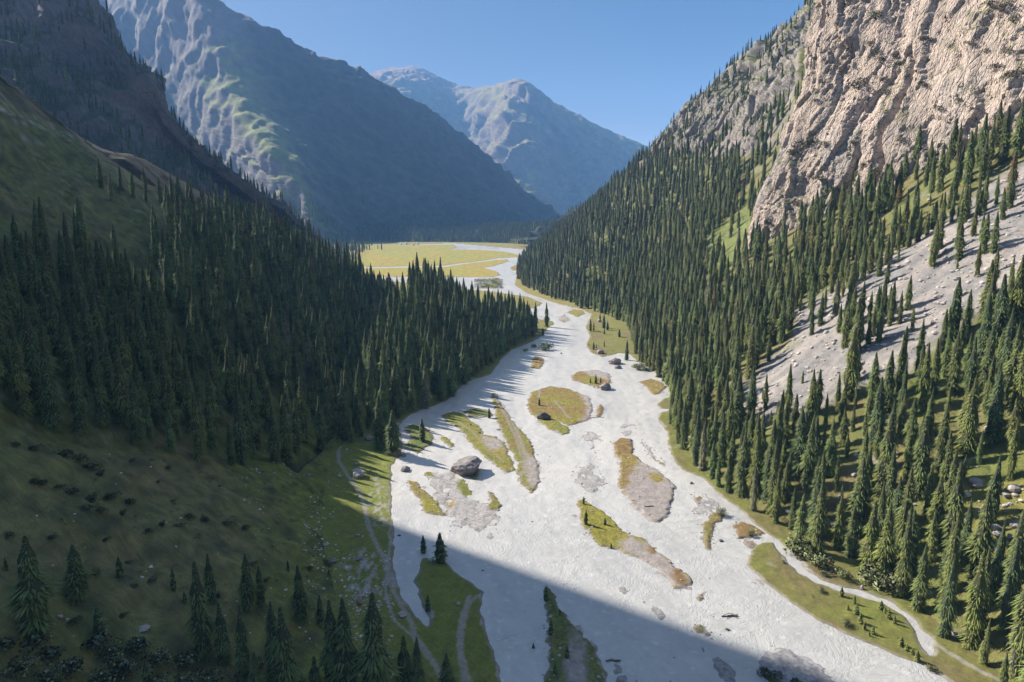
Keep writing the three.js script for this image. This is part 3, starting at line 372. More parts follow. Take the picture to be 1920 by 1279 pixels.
const CL = loft([
  [[330, 100, -150], [312, 108, -250], [296, 112, -350], [276, 104, -440], [246, 78, -530], [210, 50, -612], [222, 50, -645], [262, 80, -680], [330, 100, -730]],
  [[345, 170, -140], [328, 172, -250], [308, 170, -350], [286, 150, -440], [258, 120, -530], [216, 96, -612], [238, 96, -655], [280, 130, -700], [350, 160, -750]],
  [[385, 290, -130], [366, 290, -250], [342, 285, -350], [316, 270, -440], [288, 235, -530], [240, 200, -612], [268, 200, -668], [312, 220, -720], [380, 240, -770]],
  [[430, 430, -120], [408, 430, -250], [380, 425, -350], [352, 400, -440], [324, 360, -530], [264, 320, -612], [306, 318, -684], [350, 330, -745], [420, 340, -790]],
  [[500, 560, -110], [480, 560, -250], [450, 555, -350], [430, 520, -440], [400, 470, -535], [330, 420, -622], [345, 410, -715], [420, 420, -780], [500, 420, -820]],
], 520, 400, (x, y, z, u, v, n) => { const d = cliffNoise(x, y, z) - 4; return [x + n[0] * d - 0.0 * d, y + n[1] * d * 0.5, z + n[2] * d]; }, (u, v, i, j, x, y, z, nx, ny, nz) => {
  const n = fbm(x / 60, y / 60, z / 60, 4), m = fbm(x / 6, y / 9, z / 6, 4), st = fbm((x * 0.42 + z * 0.9 - 0.10 * y) / 9, y / 80, 4.4, 4);
  let c = mix3([0.54, 0.435, 0.365], [0.43, 0.355, 0.305], clamp(0.45 + n * 1.8 + st * 0.9));
  c = mix3(c, [0.48, 0.335, 0.235], sstep(0.02, 0.35, n + st * 0.7 - 0.12) * sstep(170, 330, y) * 0.8);
  c = mix3(c, [0.33, 0.31, 0.31], sstep(0.1, 0.4, fbm(x / 30 + 50, y / 70, z / 30, 3)) * 0.5);
  c = mix3(c, [0.13, 0.135, 0.05], sstep(0.36, 0.56, ny + m * 0.3) * sstep(-0.12, 0.12, fbm(x / 28, y / 34, z / 28, 3) + 0.03) * 0.85);
  c = mix3(c, [0.20, 0.175, 0.155], sstep(0.22, 0.42, st + n * 0.3) * 0.45);   // grass on the ledges
  return lmul(c, 1 + 0.45 * m);
});
CL.geo.attributes.uv.array.forEach((_, k, a) => { if (k % 2 === 0) { const p = CL.geo.attributes.position.array, q = (k / 2) * 3; a[k] = p[q] * 0.42 + p[q + 2] * 0.9 - 0.12 * p[q + 1]; a[k + 1] = p[q + 1] * 1.05; } });
put(mesh(CL.geo, M.cliff), 'rock_cliff', 'towering pinkish tan rock cliff above the scree on the right', 'cliff', null, 'structure');

// rock slabs high on the ridge left of the cliff
const RS = (() => {
  const rows = [0.50, 0.57, 0.64, 0.71, 0.78].map((v) => [0.545, 0.57, 0.595, 0.62, 0.645, 0.67, 0.695].map((u) => { const p = sampleLoft(R1, u, v); return [p[0] - 4, p[1] + 3, p[2] + 3]; }));
  return loft(rows, 300, 210, (x, y, z, u, v, n) => { const e = sstep(0, 0.14, u) * sstep(1, 0.86, u) * sstep(0, 0.16, v), d = (cliffNoise(x, y, z) + 1) * 1.15 * e - 16 * (1 - e) - 9 * sstep(0.0, 0.3, fbm(x / 60, y / 60, z / 60, 4)); return [x + n[0] * d, y + n[1] * d, z + n[2] * d]; }, (u, v, i, j, x, y, z, nx, ny, nz) => {
    const n = fbm(x / 60, y / 60, z / 60, 4), m = fbm(x / 8, y / 12, z / 8, 4); let c = mix3([0.36, 0.31, 0.27], [0.26, 0.235, 0.22], clamp(0.5 + n * 2));
    c = mix3(c, [0.14, 0.15, 0.05], sstep(0.5, 0.72, ny + m * 0.2)); return lmul(c, 1 + 0.5 * m); });
})();
put(mesh(RS.geo, M.cliff), 'rock_slabs', 'pale fractured rock slabs high on the wooded ridge left of the cliff', 'cliff', null, 'structure');

// dark ridge behind the left hillside
const mountainColour = (o) => (u, v, i, j, x, y, z, nx, ny, nz) => {
  const s = o.s, dk = o.dim ? 1 - 0.58 * sstep(0.5, 0.58, u) : 1, n = fbm(x / s, y / s, z / s, 4), m = fbm(x / s * 7, y / s * 7, z / s * 7, 4);  // dim: right half darkened in colour so that face reads as shaded
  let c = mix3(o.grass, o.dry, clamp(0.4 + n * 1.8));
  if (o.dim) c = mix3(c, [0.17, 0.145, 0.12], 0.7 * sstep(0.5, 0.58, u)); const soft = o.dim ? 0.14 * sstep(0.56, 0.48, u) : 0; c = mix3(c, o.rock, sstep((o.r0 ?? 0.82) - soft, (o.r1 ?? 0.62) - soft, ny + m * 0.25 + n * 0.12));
  if (o.wood) c = mix3(c, o.wood, sstep(o.wy + 120, o.wy - 60, y + n * 500) * sstep(-0.15, 0.2, m + n * 0.6) * 0.85);
  if (o.top) c = mix3(c, o.top, sstep(o.ty, o.ty + 300, y + n * 300));
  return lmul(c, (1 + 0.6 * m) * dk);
};
const L2 = loft([
  [A(-700, 330, 620), A(-350, 330, 650), A(-150, 330, 700), A(20, 340, 760), A(150, 370, 820), A(280, 420, 900), A(400, 450, 1000), A(520, 500, 1150), A(600, 520, 1300), A(640, 540, 1400)],
  [A(-700, 260, 780), A(-350, 230, 800), A(-150, 210, 820), A(30, 210, 860), A(150, 260, 920), A(280, 320, 980), A(390, 385, 1080), A(500, 440, 1220), A(590, 490, 1330), A(635, 530, 1430)],
  [A(-700, 200, 1000), A(-350, 140, 1000), A(-150, 90, 1000), A(30, 70, 1020), A(160, 130, 1060), A(275, 235, 1090), A(370, 320, 1170), A(480, 388, 1280), A(580, 460, 1370), A(630, 515, 1460)],
  [A(-700, 130, 1150), A(-350, 50, 1150), A(-100, -25, 1130), A(110, -30, 1130), A(215, 55, 1140), A(300, 170, 1160), A(395, 285, 1240), A(500, 375, 1340), A(580, 445, 1420), A(628, 510, 1500)],
  [A(-700, 250, 1600), A(-350, 180, 1600), A(-100, 120, 1600), A(80, 100, 1600), A(180, 190, 1600), A(260, 270, 1600), A(350, 350, 1650), A(450, 430, 1750), A(540, 480, 1750), A(620, 520, 1700)],
], 330, 260, (x, y, z, u, v) => ((ridged(x / 150, y / 220, z / 150, 5) - 0.45) * 46 + fbm(x / 26, y / 26, z / 26, 4) * 7) * sstep(0, 0.15, v), mountainColour({ s: 160, grass: [0.060, 0.070, 0.034], dry: [0.085, 0.072, 0.050], rock: [0.17, 0.135, 0.13], r0: 0.74, r1: 0.5, wood: [0.030, 0.042, 0.025], wy: 190 }));
put(mesh(L2.geo, M.cliff), 'rocky_ridge', 'dark shaded rocky ridge with scattered spruces behind the left hillside', 'mountain', null, 'structure');

// dark shoulder just past the right hand ridge
const R3 = loft([
  [A(960, 452, 2450), A(1040, 445, 2350), A(1120, 430, 2250), A(1200, 400, 2100), A(1300, 380, 2000), A(1450, 370, 1900)],
  [A(985, 440, 2650), A(1065, 415, 2550), A(1140, 370, 2420), A(1215, 320, 2250), A(1310, 270, 2100), A(1450, 200, 2000)],
  [A(1000, 436, 2800), A(1090, 398, 2700), A(1160, 345, 2550), A(1222, 288, 2400), A(1290, 228, 2250), A(1450, 90, 2150)],
  [A(1060, 440, 3200), A(1160, 420, 3100), A(1230, 380, 3000), A(1300, 330, 2900), A(1380, 280, 2800), A(1500, 200, 2700)],
], 160, 110, (x, y, z, u, v) => ((ridged(x / 170, y / 200, z / 170, 4) - 0.45) * 40 + fbm(x / 30, y / 30, z / 30, 3) * 9) * sstep(0, 0.2, v), mountainColour({ s: 200, grass: [0.07, 0.085, 0.035], dry: [0.10, 0.09, 0.05], rock: [0.10, 0.09, 0.08], r0: 0.6, r1: 0.4, wood: [0.035, 0.048, 0.028], wy: 300 }));
put(mesh(R3.geo, M.cliff), 'far_shoulder', 'dark wooded shoulder just visible past the right hand ridge', 'mountain', null, 'structure');

const M1 = loft([
  [A(-900, 330, 3000), A(-300, 340, 3100), A(60, 380, 3300), A(280, 420, 3800), A(440, 445, 3350), A(600, 448, 2760), A(700, 450, 3000), A(840, 450, 3450), A(960, 450, 4000), A(1060, 450, 4700), A(1160, 450, 5400)],
  [A(-900, 320, 3100), A(-300, 320, 3200), A(40, 330, 3450), A(260, 360, 3950), A(420, 385, 3450), A(572, 388, 2800), A(680, 415, 3110), A(830, 428, 3570), A(960, 436, 4150), A(1060, 440, 4850), A(1160, 446, 5500)],
  [A(-900, 310, 3300), A(-300, 280, 3350), A(20, 230, 3600), A(240, 260, 4150), A(380, 280, 3650), A(516, 285, 2960), A(650, 335, 3360), A(820, 372, 3800), A(960, 405, 4400), A(1065, 425, 5050), A(1160, 440, 5600)],
  [A(-900, 300, 3600), A(-300, 240, 3600), A(10, 120, 3800), A(220, 130, 4250), A(340, 150, 3850), A(446, 170, 3450), A(610, 230, 3660), A(790, 300, 4040), A(950, 372, 4620), A(1060, 412, 5200), A(1160, 435, 5700)],
  [A(-900, 290, 3800), A(-300, 200, 3800), A(0, 60, 4000), A(160, 0, 4600), A(270, -60, 4300), A(400, 2, 3950), A(560, 84, 4050), A(720, 157, 4250), A(870, 258, 4600), A(1045, 400, 5350), A(1150, 432, 5800)],
  [A(-900, 310, 5000), A(-300, 260, 5000), A(0, 140, 5000), A(160, 120, 5800), A(260, 100, 5600), A(400, 160, 5200), A(560, 230, 5200), A(700, 280, 5300), A(860, 350, 5600), A(1045, 430, 6200), A(1150, 440, 6400)],
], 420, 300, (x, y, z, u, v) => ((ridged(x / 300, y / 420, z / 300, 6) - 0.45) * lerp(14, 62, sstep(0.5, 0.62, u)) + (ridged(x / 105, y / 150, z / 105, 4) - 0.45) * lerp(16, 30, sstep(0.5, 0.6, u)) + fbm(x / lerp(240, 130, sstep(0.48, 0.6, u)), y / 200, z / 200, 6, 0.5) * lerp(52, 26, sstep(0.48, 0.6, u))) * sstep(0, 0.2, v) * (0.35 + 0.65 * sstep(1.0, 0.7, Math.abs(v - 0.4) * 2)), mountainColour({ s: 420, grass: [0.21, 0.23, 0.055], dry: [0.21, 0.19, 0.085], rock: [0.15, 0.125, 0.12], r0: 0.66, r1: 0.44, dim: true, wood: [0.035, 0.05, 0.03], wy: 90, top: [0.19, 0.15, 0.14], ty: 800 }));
put(mesh(M1.geo, M.far), 'dark_mountain', 'large hazy blue mountain in shade with a sunlit green shoulder', 'mountain', null, 'structure');

const M2 = loft([
  [A(400, 440, 6200), A(640, 430, 6200), A(760, 430, 6200), A(880, 430, 6400), A(960, 430, 6000), A(1060, 430, 6500), A(1160, 430, 6900), A(1260, 430, 7200), A(1400, 430, 7500), A(1700, 430, 7800)],
  [A(400, 330, 6900), A(640, 330, 6900), A(760, 335, 6900), A(880, 350, 7200), A(975, 335, 6400), A(1060, 360, 7100), A(1160, 370, 7400), A(1260, 390, 7600), A(1400, 390, 7900), A(1700, 390, 8200)],
  [A(400, 210, 8200), A(640, 215, 8200), A(760, 225, 8300), A(870, 250, 8700), A(972, 228, 7050), A(1060, 280, 7800), A(1160, 320, 7900), A(1260, 340, 8000), A(1400, 350, 8400), A(1700, 350, 8600)],
  [A(400, 110, 10500), A(640, 145, 10500), A(745, 128, 10500), A(800, 133, 10500), A(866, 163, 10300), A(920, 165, 9600), A(980, 152, 7900), A(1050, 198, 8300), A(1130, 240, 8400), A(1215, 278, 8500), A(1300, 310, 8700), A(1700, 330, 9000)],
  [A(400, 250, 13000), A(640, 250, 13000), A(760, 250, 13000), A(880, 270, 12500), A(960, 270, 12000), A(1060, 300, 11500), A(1160, 330, 11000), A(1260, 350, 11000), A(1400, 360, 11000), A(1700, 370, 11000)],
], 380, 240, (x, y, z, u, v) => ((ridged(x / 520, y / 800, z / 520, 6) - 0.45) * 150 + (ridged(x / 190, y / 330, z / 190, 4) - 0.45) * 70 + fbm(x / 110, y / 110, z / 110, 5) * 36) * sstep(0, 0.2, v) * (0.3 + 0.7 * sstep(0.75, 0.5, v)), mountainColour({ s: 520, grass: [0.25, 0.225, 0.065], dry: [0.25, 0.185, 0.09], rock: [0.20, 0.155, 0.125], r0: 0.66, r1: 0.44, top: [0.30, 0.19, 0.135], ty: 1750 }));
put(mesh(M2.geo, M.far), 'far_mountain', 'farthest hazy peak at the head of the valley with a bright left flank', 'mountain', null, 'structure');

// ------------------------------------------------------------------ spruces
const GREEN = { bark: [0.085, 0.062, 0.048] };
// a crown one metre high (scaled to each tree): tiers of drooping roof-shaped sprays with hanging fringes round a dark core
function crownGeo(sd, tiers, per, o = {}) {
  seed = sd; const pos = [], nor = [], col = [];
  const R = 0.118, ph = rr(0, 9);
  const prof = (h) => (h > 0.42 ? Math.pow((1 - h) / 0.58, 0.80) : 0.86 + 0.14 * h / 0.42) * (1 + 0.16 * Math.sin(h * 21 + ph) + 0.10 * Math.sin(h * 47 + ph * 2));
  const tri = (a, b, c, k, n) => { pos.push(...a, ...b, ...c); for (const p of [a, b, c]) { nor.push(...n); col.push(k[0], k[1], k[2]); } };
  for (let t = 0; t < tiers; t++) {
    const h0 = 0.03 + 0.965 * Math.pow(t / (tiers - 1), 0.95), n = Math.max(4, Math.round(per * (0.30 + 0.70 * prof(h0)) * (o.thin ?? 1))), bough = rr(0.78, 1.1);
    for (let s = 0; s < n; s++) {
      const h = h0 + rr(-0.5, 0.5) * 1.5 / tiers, f = 2 * Math.PI * (s + rr(-0.4, 0.4)) / n + t * 2.4, lump = 0.84 + 0.30 * Math.sin(f * 3 + t * 0.7 + ph) * Math.sin(t * 0.9 + f);
      const r = R * prof(clamp(h, 0, 0.995)) * rr(0.62, 1.14) * bough * lump + 0.004;
      const droop = (r * rr(0.15, 0.85)) * (h > 0.85 ? 0.15 : 1), w = (o.w ?? 0.0085) * rr(0.7, 1.35) * (0.45 + 0.55 * prof(clamp(h, 0, 0.99))) , cf = Math.cos(f), sf = Math.sin(f);
      const P = (d, q, y) => [cf * d - sf * q, y, sf * d + cf * q];
      const k = rr(0.70, 1.25), g = [0.114 * k * rr(0.88, 1.14), 0.148 * k, 0.048 * k], tip = [g[0] * 1.3, g[1] * 1.25, g[2] * 1.05];
      const a = P(r * 0.30, 0, h + r * 0.10), e = P(r, rr(-1, 1) * w, h - droop), l = P(r * 0.72, w, h - droop * 0.52), q = P(r * 0.72, -w, h - droop * 0.52), m = P(r * 0.70, 0, h - droop * 0.38);
      const nl = new THREE.Vector3(cf * 0.55 - sf * 0.45, 0.62, sf * 0.55 + cf * 0.45).normalize().toArray(), nr = new THREE.Vector3(cf * 0.55 + sf * 0.45, 0.62, sf * 0.55 - cf * 0.45).normalize().toArray();
      tri(a, l, m, g, nl); tri(a, m, q, g, nr); tri(m, l, e, tip, nl); tri(m, e, q, tip, nr);
    }
  }
  if (!o.bare) { const N = 7, H = 9; for (let j = 0; j < H; j++) for (let i = 0; i < N; i++) { const at = (ii, jj) => { const h = 0.05 + 0.90 * jj / H, r = R * 0.60 * prof(h), f = 2 * Math.PI * ii / N; return [Math.cos(f) * r, h, Math.sin(f) * r]; }; const a = at(i, j), b = at(i + 1, j), c = at(i, j + 1), d = at(i + 1, j + 1), f = 2 * Math.PI * (i + 0.5) / N, nn = [Math.cos(f), 0, Math.sin(f)], k = [0.045, 0.054, 0.024]; tri(a, c, b, k, nn); tri(b, c, d, k, nn); } }
  const g = new THREE.BufferGeometry();
  g.setAttribute('position', new THREE.Float32BufferAttribute(pos, 3)); g.setAttribute('normal', new THREE.Float32BufferAttribute(nor, 3)); g.setAttribute('color', new THREE.Float32BufferAttribute(col, 3));
  return g;
}
function trunkGeo(top = 0.93, r = 0.0125) { const g = new THREE.CylinderGeometry(0.0012, r, top + 0.03, 7, 4, true); g.translate(0, top / 2 - 0.015, 0); const n = g.attributes.position.count, c = new Float32Array(n * 3); for (let i = 0; i < n; i++) { c[i * 3] = GREEN.bark[0]; c[i * 3 + 1] = GREEN.bark[1]; c[i * 3 + 2] = GREEN.bark[2]; } g.setAttribute('color', new THREE.BufferAttribute(c, 3)); g.deleteAttribute('uv'); return g; }
const keepSeed = seed;
const CROWNS = [crownGeo(11, 54, 35, { w: 0.0062 }), crownGeo(22, 50, 36, { w: 0.0062 }), crownGeo(33, 56, 34, { w: 0.006 }), crownGeo(44, 52, 34, { thin: 0.9, w: 0.0062 })];
const YOUNG = [crownGeo(55, 22, 20, { w: 0.016 }), crownGeo(66, 20, 20, { w: 0.016 })];
const FAR = [crownGeo(77, 26, 13, { w: 0.015 }), crownGeo(88, 24, 13, { w: 0.015 })];
const TRUNK = trunkGeo();
seed = keepSeed;
const leafMat = (r, g, b) => new THREE.MeshStandardMaterial({ vertexColors: true, side: THREE.DoubleSide, roughness: 0.9, color: new THREE.Color().setRGB(r, g, b) });
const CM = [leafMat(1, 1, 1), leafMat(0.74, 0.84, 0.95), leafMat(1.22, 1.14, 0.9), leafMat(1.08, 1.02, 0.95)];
const BARK = new THREE.MeshStandardMaterial({ vertexColors: true, roughness: 1 });
const proto = CROWNS.map((g, k) => CM.map((m) => { const t = new THREE.Group(); t.add(mesh(TRUNK, BARK, 'trunk'), mesh(g, m, 'crown')); return t; }));
const protoY = YOUNG.map((g) => CM.map((m) => { const t = new THREE.Group(); t.add(mesh(TRUNK, BARK, 'trunk'), mesh(g, m, 'crown')); return t; }));
// one spruce: place, height, spread relative to height
function spruce(p, h, label, group, o = {}) {
  const set = h < 9 || o.young ? protoY : proto, t = set[Math.floor(rnd() * set.length)][o.tint ?? Math.floor(rnd() * 4)].clone();
  const w = h * (o.spread ?? rr(0.85, 1.2));
  t.position.set(p[0], p[1] - 0.25, p[2]); t.scale.set(w, h, w); t.rotation.set(rr(-0.02, 0.02), rr(0, 6.28), rr(-0.02, 0.02));
  return put(t, o.name ?? 'spruce_tree', label, 'spruce', group);
}
const TREES = [];      // [x, y, z, height, spread, tone, zone]
const cells = new Map();
function free(x, z, d) { const s = 6, X = Math.floor(x / s), Z = Math.floor(z / s), k = Math.ceil(d / s); for (let i = -k; i <= k; i++) for (let j = -k; j <= k; j++) { const c = cells.get((X + i) * 100003 + Z + j); if (c) for (const q of c) if ((q[0] - x) ** 2 + (q[1] - z) ** 2 < d * d) return false; } return true; }
function claim(x, z) { const key = Math.floor(x / 6) * 100003 + Math.floor(z / 6); if (!cells.has(key)) cells.set(key, []); cells.get(key).push([x, z]); }
function scatter(L, n, zone, want, gap, hgt) {
  for (let k = 0; k < n; k++) {
    const p = sampleLoft(L, rnd(), rnd()), q = toPx(...p), d = clamp(want(p, q), 0, 1);
    if (rnd() > d || !free(p[0], p[2], gap(p))) continue;
    claim(p[0], p[2]); TREES.push([p[0], p[1], p[2], hgt(p, q), rr(0.8, 1.2), rnd(), zone]);
  }
}
// single trees first: [u, v of the foot, v of the top, label]
const SINGLES = [
  [738, 852, 768, 'sunlit spruce at the river edge, the right one of a pair above a pinkish boulder', 1.9], [713, 840, 738, 'tall sunlit spruce, the left one of a pair at the corner of the left bank', 1.5],
  [792, 828, 781, 'pale bluish green spruce alone on a shaded islet by the left bank', 1.7], [826, 1054, 994, 'stout dark spruce with a ragged top on the head of the shaded grass tongue', 2.4],
  [794, 1034, 996, 'small open spruce standing in shallow water beside the stout dark spruce', 1.9], [802, 1144, 1110, 'small dark bushy spruce beside the end of the shaded left channel', 2.0],
  [1024, 1124, 1094, 'small dark spruce on the upstream point of the shaded pointed island', 1.8], [1033, 1188, 1158, 'dark young spruce at the left edge of the shaded pointed island', 2.2],
  [1063, 1233, 1206, 'dark young spruce in the middle of the shaded pointed island', 2.0], [1050, 1152, 1143, 'tiny spruce near the right edge of the shaded pointed island', 2.2], [1041, 1262, 1240, 'young dark spruce low on the shaded pointed island at the bottom of the photo', 2.2], 
  [1000, 1212, 1202, 'tiny spruce standing in the smooth bottom channel', 2.4], [1098, 983, 954, 'tallest small spruce on the long yellow green island', 1.9], [1094, 945, 929, 'little spruce on the upstream tip of the long yellow green island', 2.0],
  [1134, 984, 969, 'bushy little spruce at the right edge of the long yellow green island', 2.4], [1146, 1026, 1012, 'short spruce at the lower edge of the grassy part of the long island', 2.0],
  [1011, 760, 745, 'small round spruce on the left of the broad rounded island', 2.2], [917, 782, 760, 'small spruce on the low strip between the two long islands', 1.8],
  [1117, 719, 701, 'middle and tallest of three small spruces on the flat boulder island', 1.9], [1107, 718, 707, 'leftmost of three small spruces on the flat boulder island', 2.0], [1126, 718, 706, 'rightmost of three small spruces on the flat boulder island', 2.0],
  [1025, 612, 566, 'lone slim spruce on the tip of the left bank spit', 1.2], [1018, 628, 612, 'low bushy spruce below the lone slim spruce on the spit', 2.2],
  [1107, 621, 597, 'left spruce of a close pair on the upper sunny bank', 1.5], [1113, 620, 603, 'right spruce of a close pair on the upper sunny bank', 1.5], [1125, 600, 587, 'small spruce beside a pale rock on the upper sunny bank', 1.6], [1132, 616, 589, 'tall spruce in the middle group on the upper sunny bank', 1.5], [1139, 620, 602, 'stout spruce right of the middle group on the upper sunny bank', 2.0], [1133, 627, 615, 'small spruce in front of the middle group on the upper sunny bank', 2.0],
  [1161, 633, 617, 'bushy spruce near the forest on the upper sunny bank', 2.2], [1113, 655, 639, 'spruce left of the dark boulder on the upper sunny bank', 1.7], [1133, 651, 638, 'slim small spruce behind the dark boulder on the upper sunny bank', 1.3], [1118, 653, 644, 'short spruce right beside another, left of the dark boulder', 1.8], [1103, 647, 642, 'tiny shrubby spruce at the left end of the upper sunny bank', 2.2],
  [1177, 610, 570, 'dark slim spruce alone where the pale track enters the right forest', 1.0], [1175, 674, 633, 'dark spruce at the corner of the right bank by the small bay', 1.1],
  [1083, 574, 553, 'isolated far spruce on the right bank above the narrowing river', 1.3],
  [1458, 0, 0, '', 0],
].filter((s) => s[3]);
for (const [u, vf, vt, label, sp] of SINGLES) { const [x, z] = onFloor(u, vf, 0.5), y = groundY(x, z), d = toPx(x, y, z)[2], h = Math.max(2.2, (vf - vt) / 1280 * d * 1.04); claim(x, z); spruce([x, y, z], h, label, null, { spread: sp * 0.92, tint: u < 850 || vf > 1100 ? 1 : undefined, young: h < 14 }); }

// spruces of the dark stand along the lower left edge, left to right
const place = (u, v) => { const [x, z] = onFloor(u, v, 0.5); if (sdf(VALLEY, x, z) < 2) return [x, groundY(x, z), z]; return pick(L1, u, v); };
const STAND = [[72, 1192, 990, 'very tall dark spruce with a lumpy outline at the left edge of the photo', 1.5], [138, 1122, 1012, 'broad dark cone shaped spruce right of the lumpy tall one at the left edge', 1.9], [219, 1082, 1040, 'small dark cone shaped spruce on the open shaded slope right of the broad cone', 1.9], [190, 1186, 1128, 'dark young spruce below the broad cone, above the pale bushes', 1.8], [327, 1103, 1060, 'thin young spruce alone on the stony shaded slope', 1.3], [341, 1130, 1106, 'short dark spruce left of the tall twin tops on the shaded slope', 2.0],
  [376, 1232, 1035, 'left of two tall dark spruces with twin tops in the lower left stand', 1.05], [395, 1122, 1030, 'slim spruce just behind the tall twin tops in the lower left stand', 1.1], [424, 1240, 1118, 'dark spruce to the right of the tall twin tops, with a rounded skirt', 1.2], [467, 1142, 1027, 'tall dark spruce with narrow spire in the middle of the lower left slope', 1.25], [491, 1132, 1055, 'dark spruce leaning on the right of the narrow spire', 1.3], [458, 1268, 1120, 'dim slender spruce below the narrow spire', 0.9], [515, 1285, 1112, 'dim slender spruce with a pale sheen between taller dark ones at the bottom', 1.0], [541, 1310, 1118, 'dark spruce with dense crown cut by the bottom edge, left of the gap', 1.15], [563, 1168, 1050, 'isolated dark columnar spruce on the rocky shaded slope', 1.2], [602, 1182, 1108, 'medium dark spruce right of the isolated columnar one', 1.2], [628, 1312, 1106, 'left of two tall spruces side by side at the bottom edge', 1.0], [652, 1322, 1104, 'right of two tall spruces side by side at the bottom edge', 1.15], [706, 1335, 1092, 'tallest wide dark spruce at the bottom edge beside the trampled path', 1.25], [760, 1312, 1178, 'dark pointed spruce between the tallest one and the path', 1.3], [784, 1322, 1180, 'slim dark spruce standing right over the path at the bottom edge', 1.0], [839, 1318, 1212, 'dark spruce right of the path, the rightmost of the bottom left stand', 1.5], [590, 1318, 1222, 'short fuzzy spruce in the gap of the bottom left stand', 1.4], [484, 1300, 1212, 'low dark spruce at the bottom edge under the dim slender ones', 1.3], [270, 1290, 1230, 'short dark spruce among the pale bushes in the bottom left corner', 1.4], [118, 1290, 1228, 'small dark spruce in front of the pale bushes in the bottom left corner', 1.3], [617, 1083, 1068, 'tiny dark spruce above the stony track edge of the shaded slope', 1.8], [10, 1075, 1042, 'small dark spruce cut by the left edge on the shaded slope', 1.6], [540, 1070, 1048, 'little dark spruce at the brow of the shaded rocky patch', 1.6]];
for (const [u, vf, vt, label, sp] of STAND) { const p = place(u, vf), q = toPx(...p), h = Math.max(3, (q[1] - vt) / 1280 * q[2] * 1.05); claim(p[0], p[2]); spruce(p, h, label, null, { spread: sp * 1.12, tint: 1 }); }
const FLATPINES = [[1578, 1116, 20], [1602, 1130, 18], [1606, 1150, 22], [1613, 1166, 22], [1621, 1178, 18], [1637, 1186, 18], [1652, 1142, 20], [1666, 1158, 20], [1677, 1168, 18], [1690, 1207, 20], [1701, 1217, 16], [1711, 1224, 15], [1720, 1236, 22], [1590, 1142, 12], [1630, 1190, 12], [1660, 1148, 14]];
for (const [u, v, hp] of FLATPINES) { const [x, z] = onFloor(u, v, 0.8), p = [x, groundY(x, z), z], d = toPx(...p)[2]; claim(x, z); spruce(p, hp / 1280 * d * 1.05, 'small bushy young spruce growing on the flat between the river and the right bank stream', 'young spruces on the right bank flat', { spread: rr(2.0, 2.8), tint: 2, young: true, name: 'young_spruce' }); }

// the forests
const LF = [[-260, 600], [0, 560], [80, 505], [150, 485], [200, 550], [300, 555], [345, 500], [310, 420], [330, 365], [400, 385], [470, 395], [520, 402], [640, 470], [760, 520], [900, 560], [1016, 600], [1016, 628], [1000, 634], [962, 655], [930, 690], [880, 716], [850, 748], [760, 792], [745, 806], [700, 832], [640, 836], [620, 850], [560, 866], [520, 884], [460, 878], [400, 878], [330, 864], [250, 843], [120, 815], [0, 792], [-260, 690]];
const LS = [[-100, 420], [0, 380], [240, 345], [330, 370], [340, 500], [300, 560], [200, 560], [150, 490], [60, 510], [-100, 580]];
const SUNLAWN = [[605, 848], [735, 858], [742, 992], [700, 1000], [600, 962]];
const shadesLawn = (p, h) => { for (let k = 0.35; k <= 1; k += 0.1) { const t = (p[1] + h * k - 1) / SUN.y, q = toPx(p[0] - SUN.x * t, 1, p[2] - SUN.z * t); if (inPoly(SUNLAWN, q[0], q[1])) return true; } return false; };
scatter(L1, 60000, 'left', (p, q) => { if (q[2] > 60 && p[1] < 260 && shadesLawn(p, 27) && rnd() > 0.22) return 0; if (q[2] < 60 || q[0] < -260) return 0; const n = fbm(p[0] / 30, 4, p[2] / 30, 3); if (inPoly(LF, q[0] + n * 12, q[1] + n * 10)) return q[0] > 480 && q[0] < 745 && q[1] > 770 ? 0.3 : 0.95; if (inPoly(LS, q[0], q[1])) return 0.02 + sstep(0.1, 0.3, n) * 0.25; return 0; }, (p) => 6.2 + 2.4 * rnd(), (p) => rr(22, 37) * (rnd() < 0.15 ? 0.6 : 1) * (1 - 0.40 * sstep(88, 140, p[1])));
// fringe of trees on the flat along the left bank
for (let k = 0; k < 900; k++) { const x = rr(-100, 28), z = rr(-720, -330), v = sdf(VALLEY, x, z), q = toPx(x, 0, z); if (v < -14 || v > 1 || sdf(RIVER, x, z) < 5 || (z > -400 && (q[1] > 835 || q[0] > 690)) || !free(x, z, 5.5)) continue; claim(x, z); TREES.push([x, groundY(x, z), z, rr(16, 32), rr(0.8, 1.2), rnd(), 'left']); }
for (let k = 0; k < 140; k++) { const x = rr(-60, 32), z = rr(-720, -420), v = sdf(VALLEY, x, z); if (v < -40 || sdf(RIVER, x, z) < 1.5 || sdf(RIVER, x, z) > 14 || !free(x, z, 4)) continue; claim(x, z); TREES.push([x, groundY(x, z), z, rr(4, 11), rr(1.3, 1.9), rnd(), 'left']); }

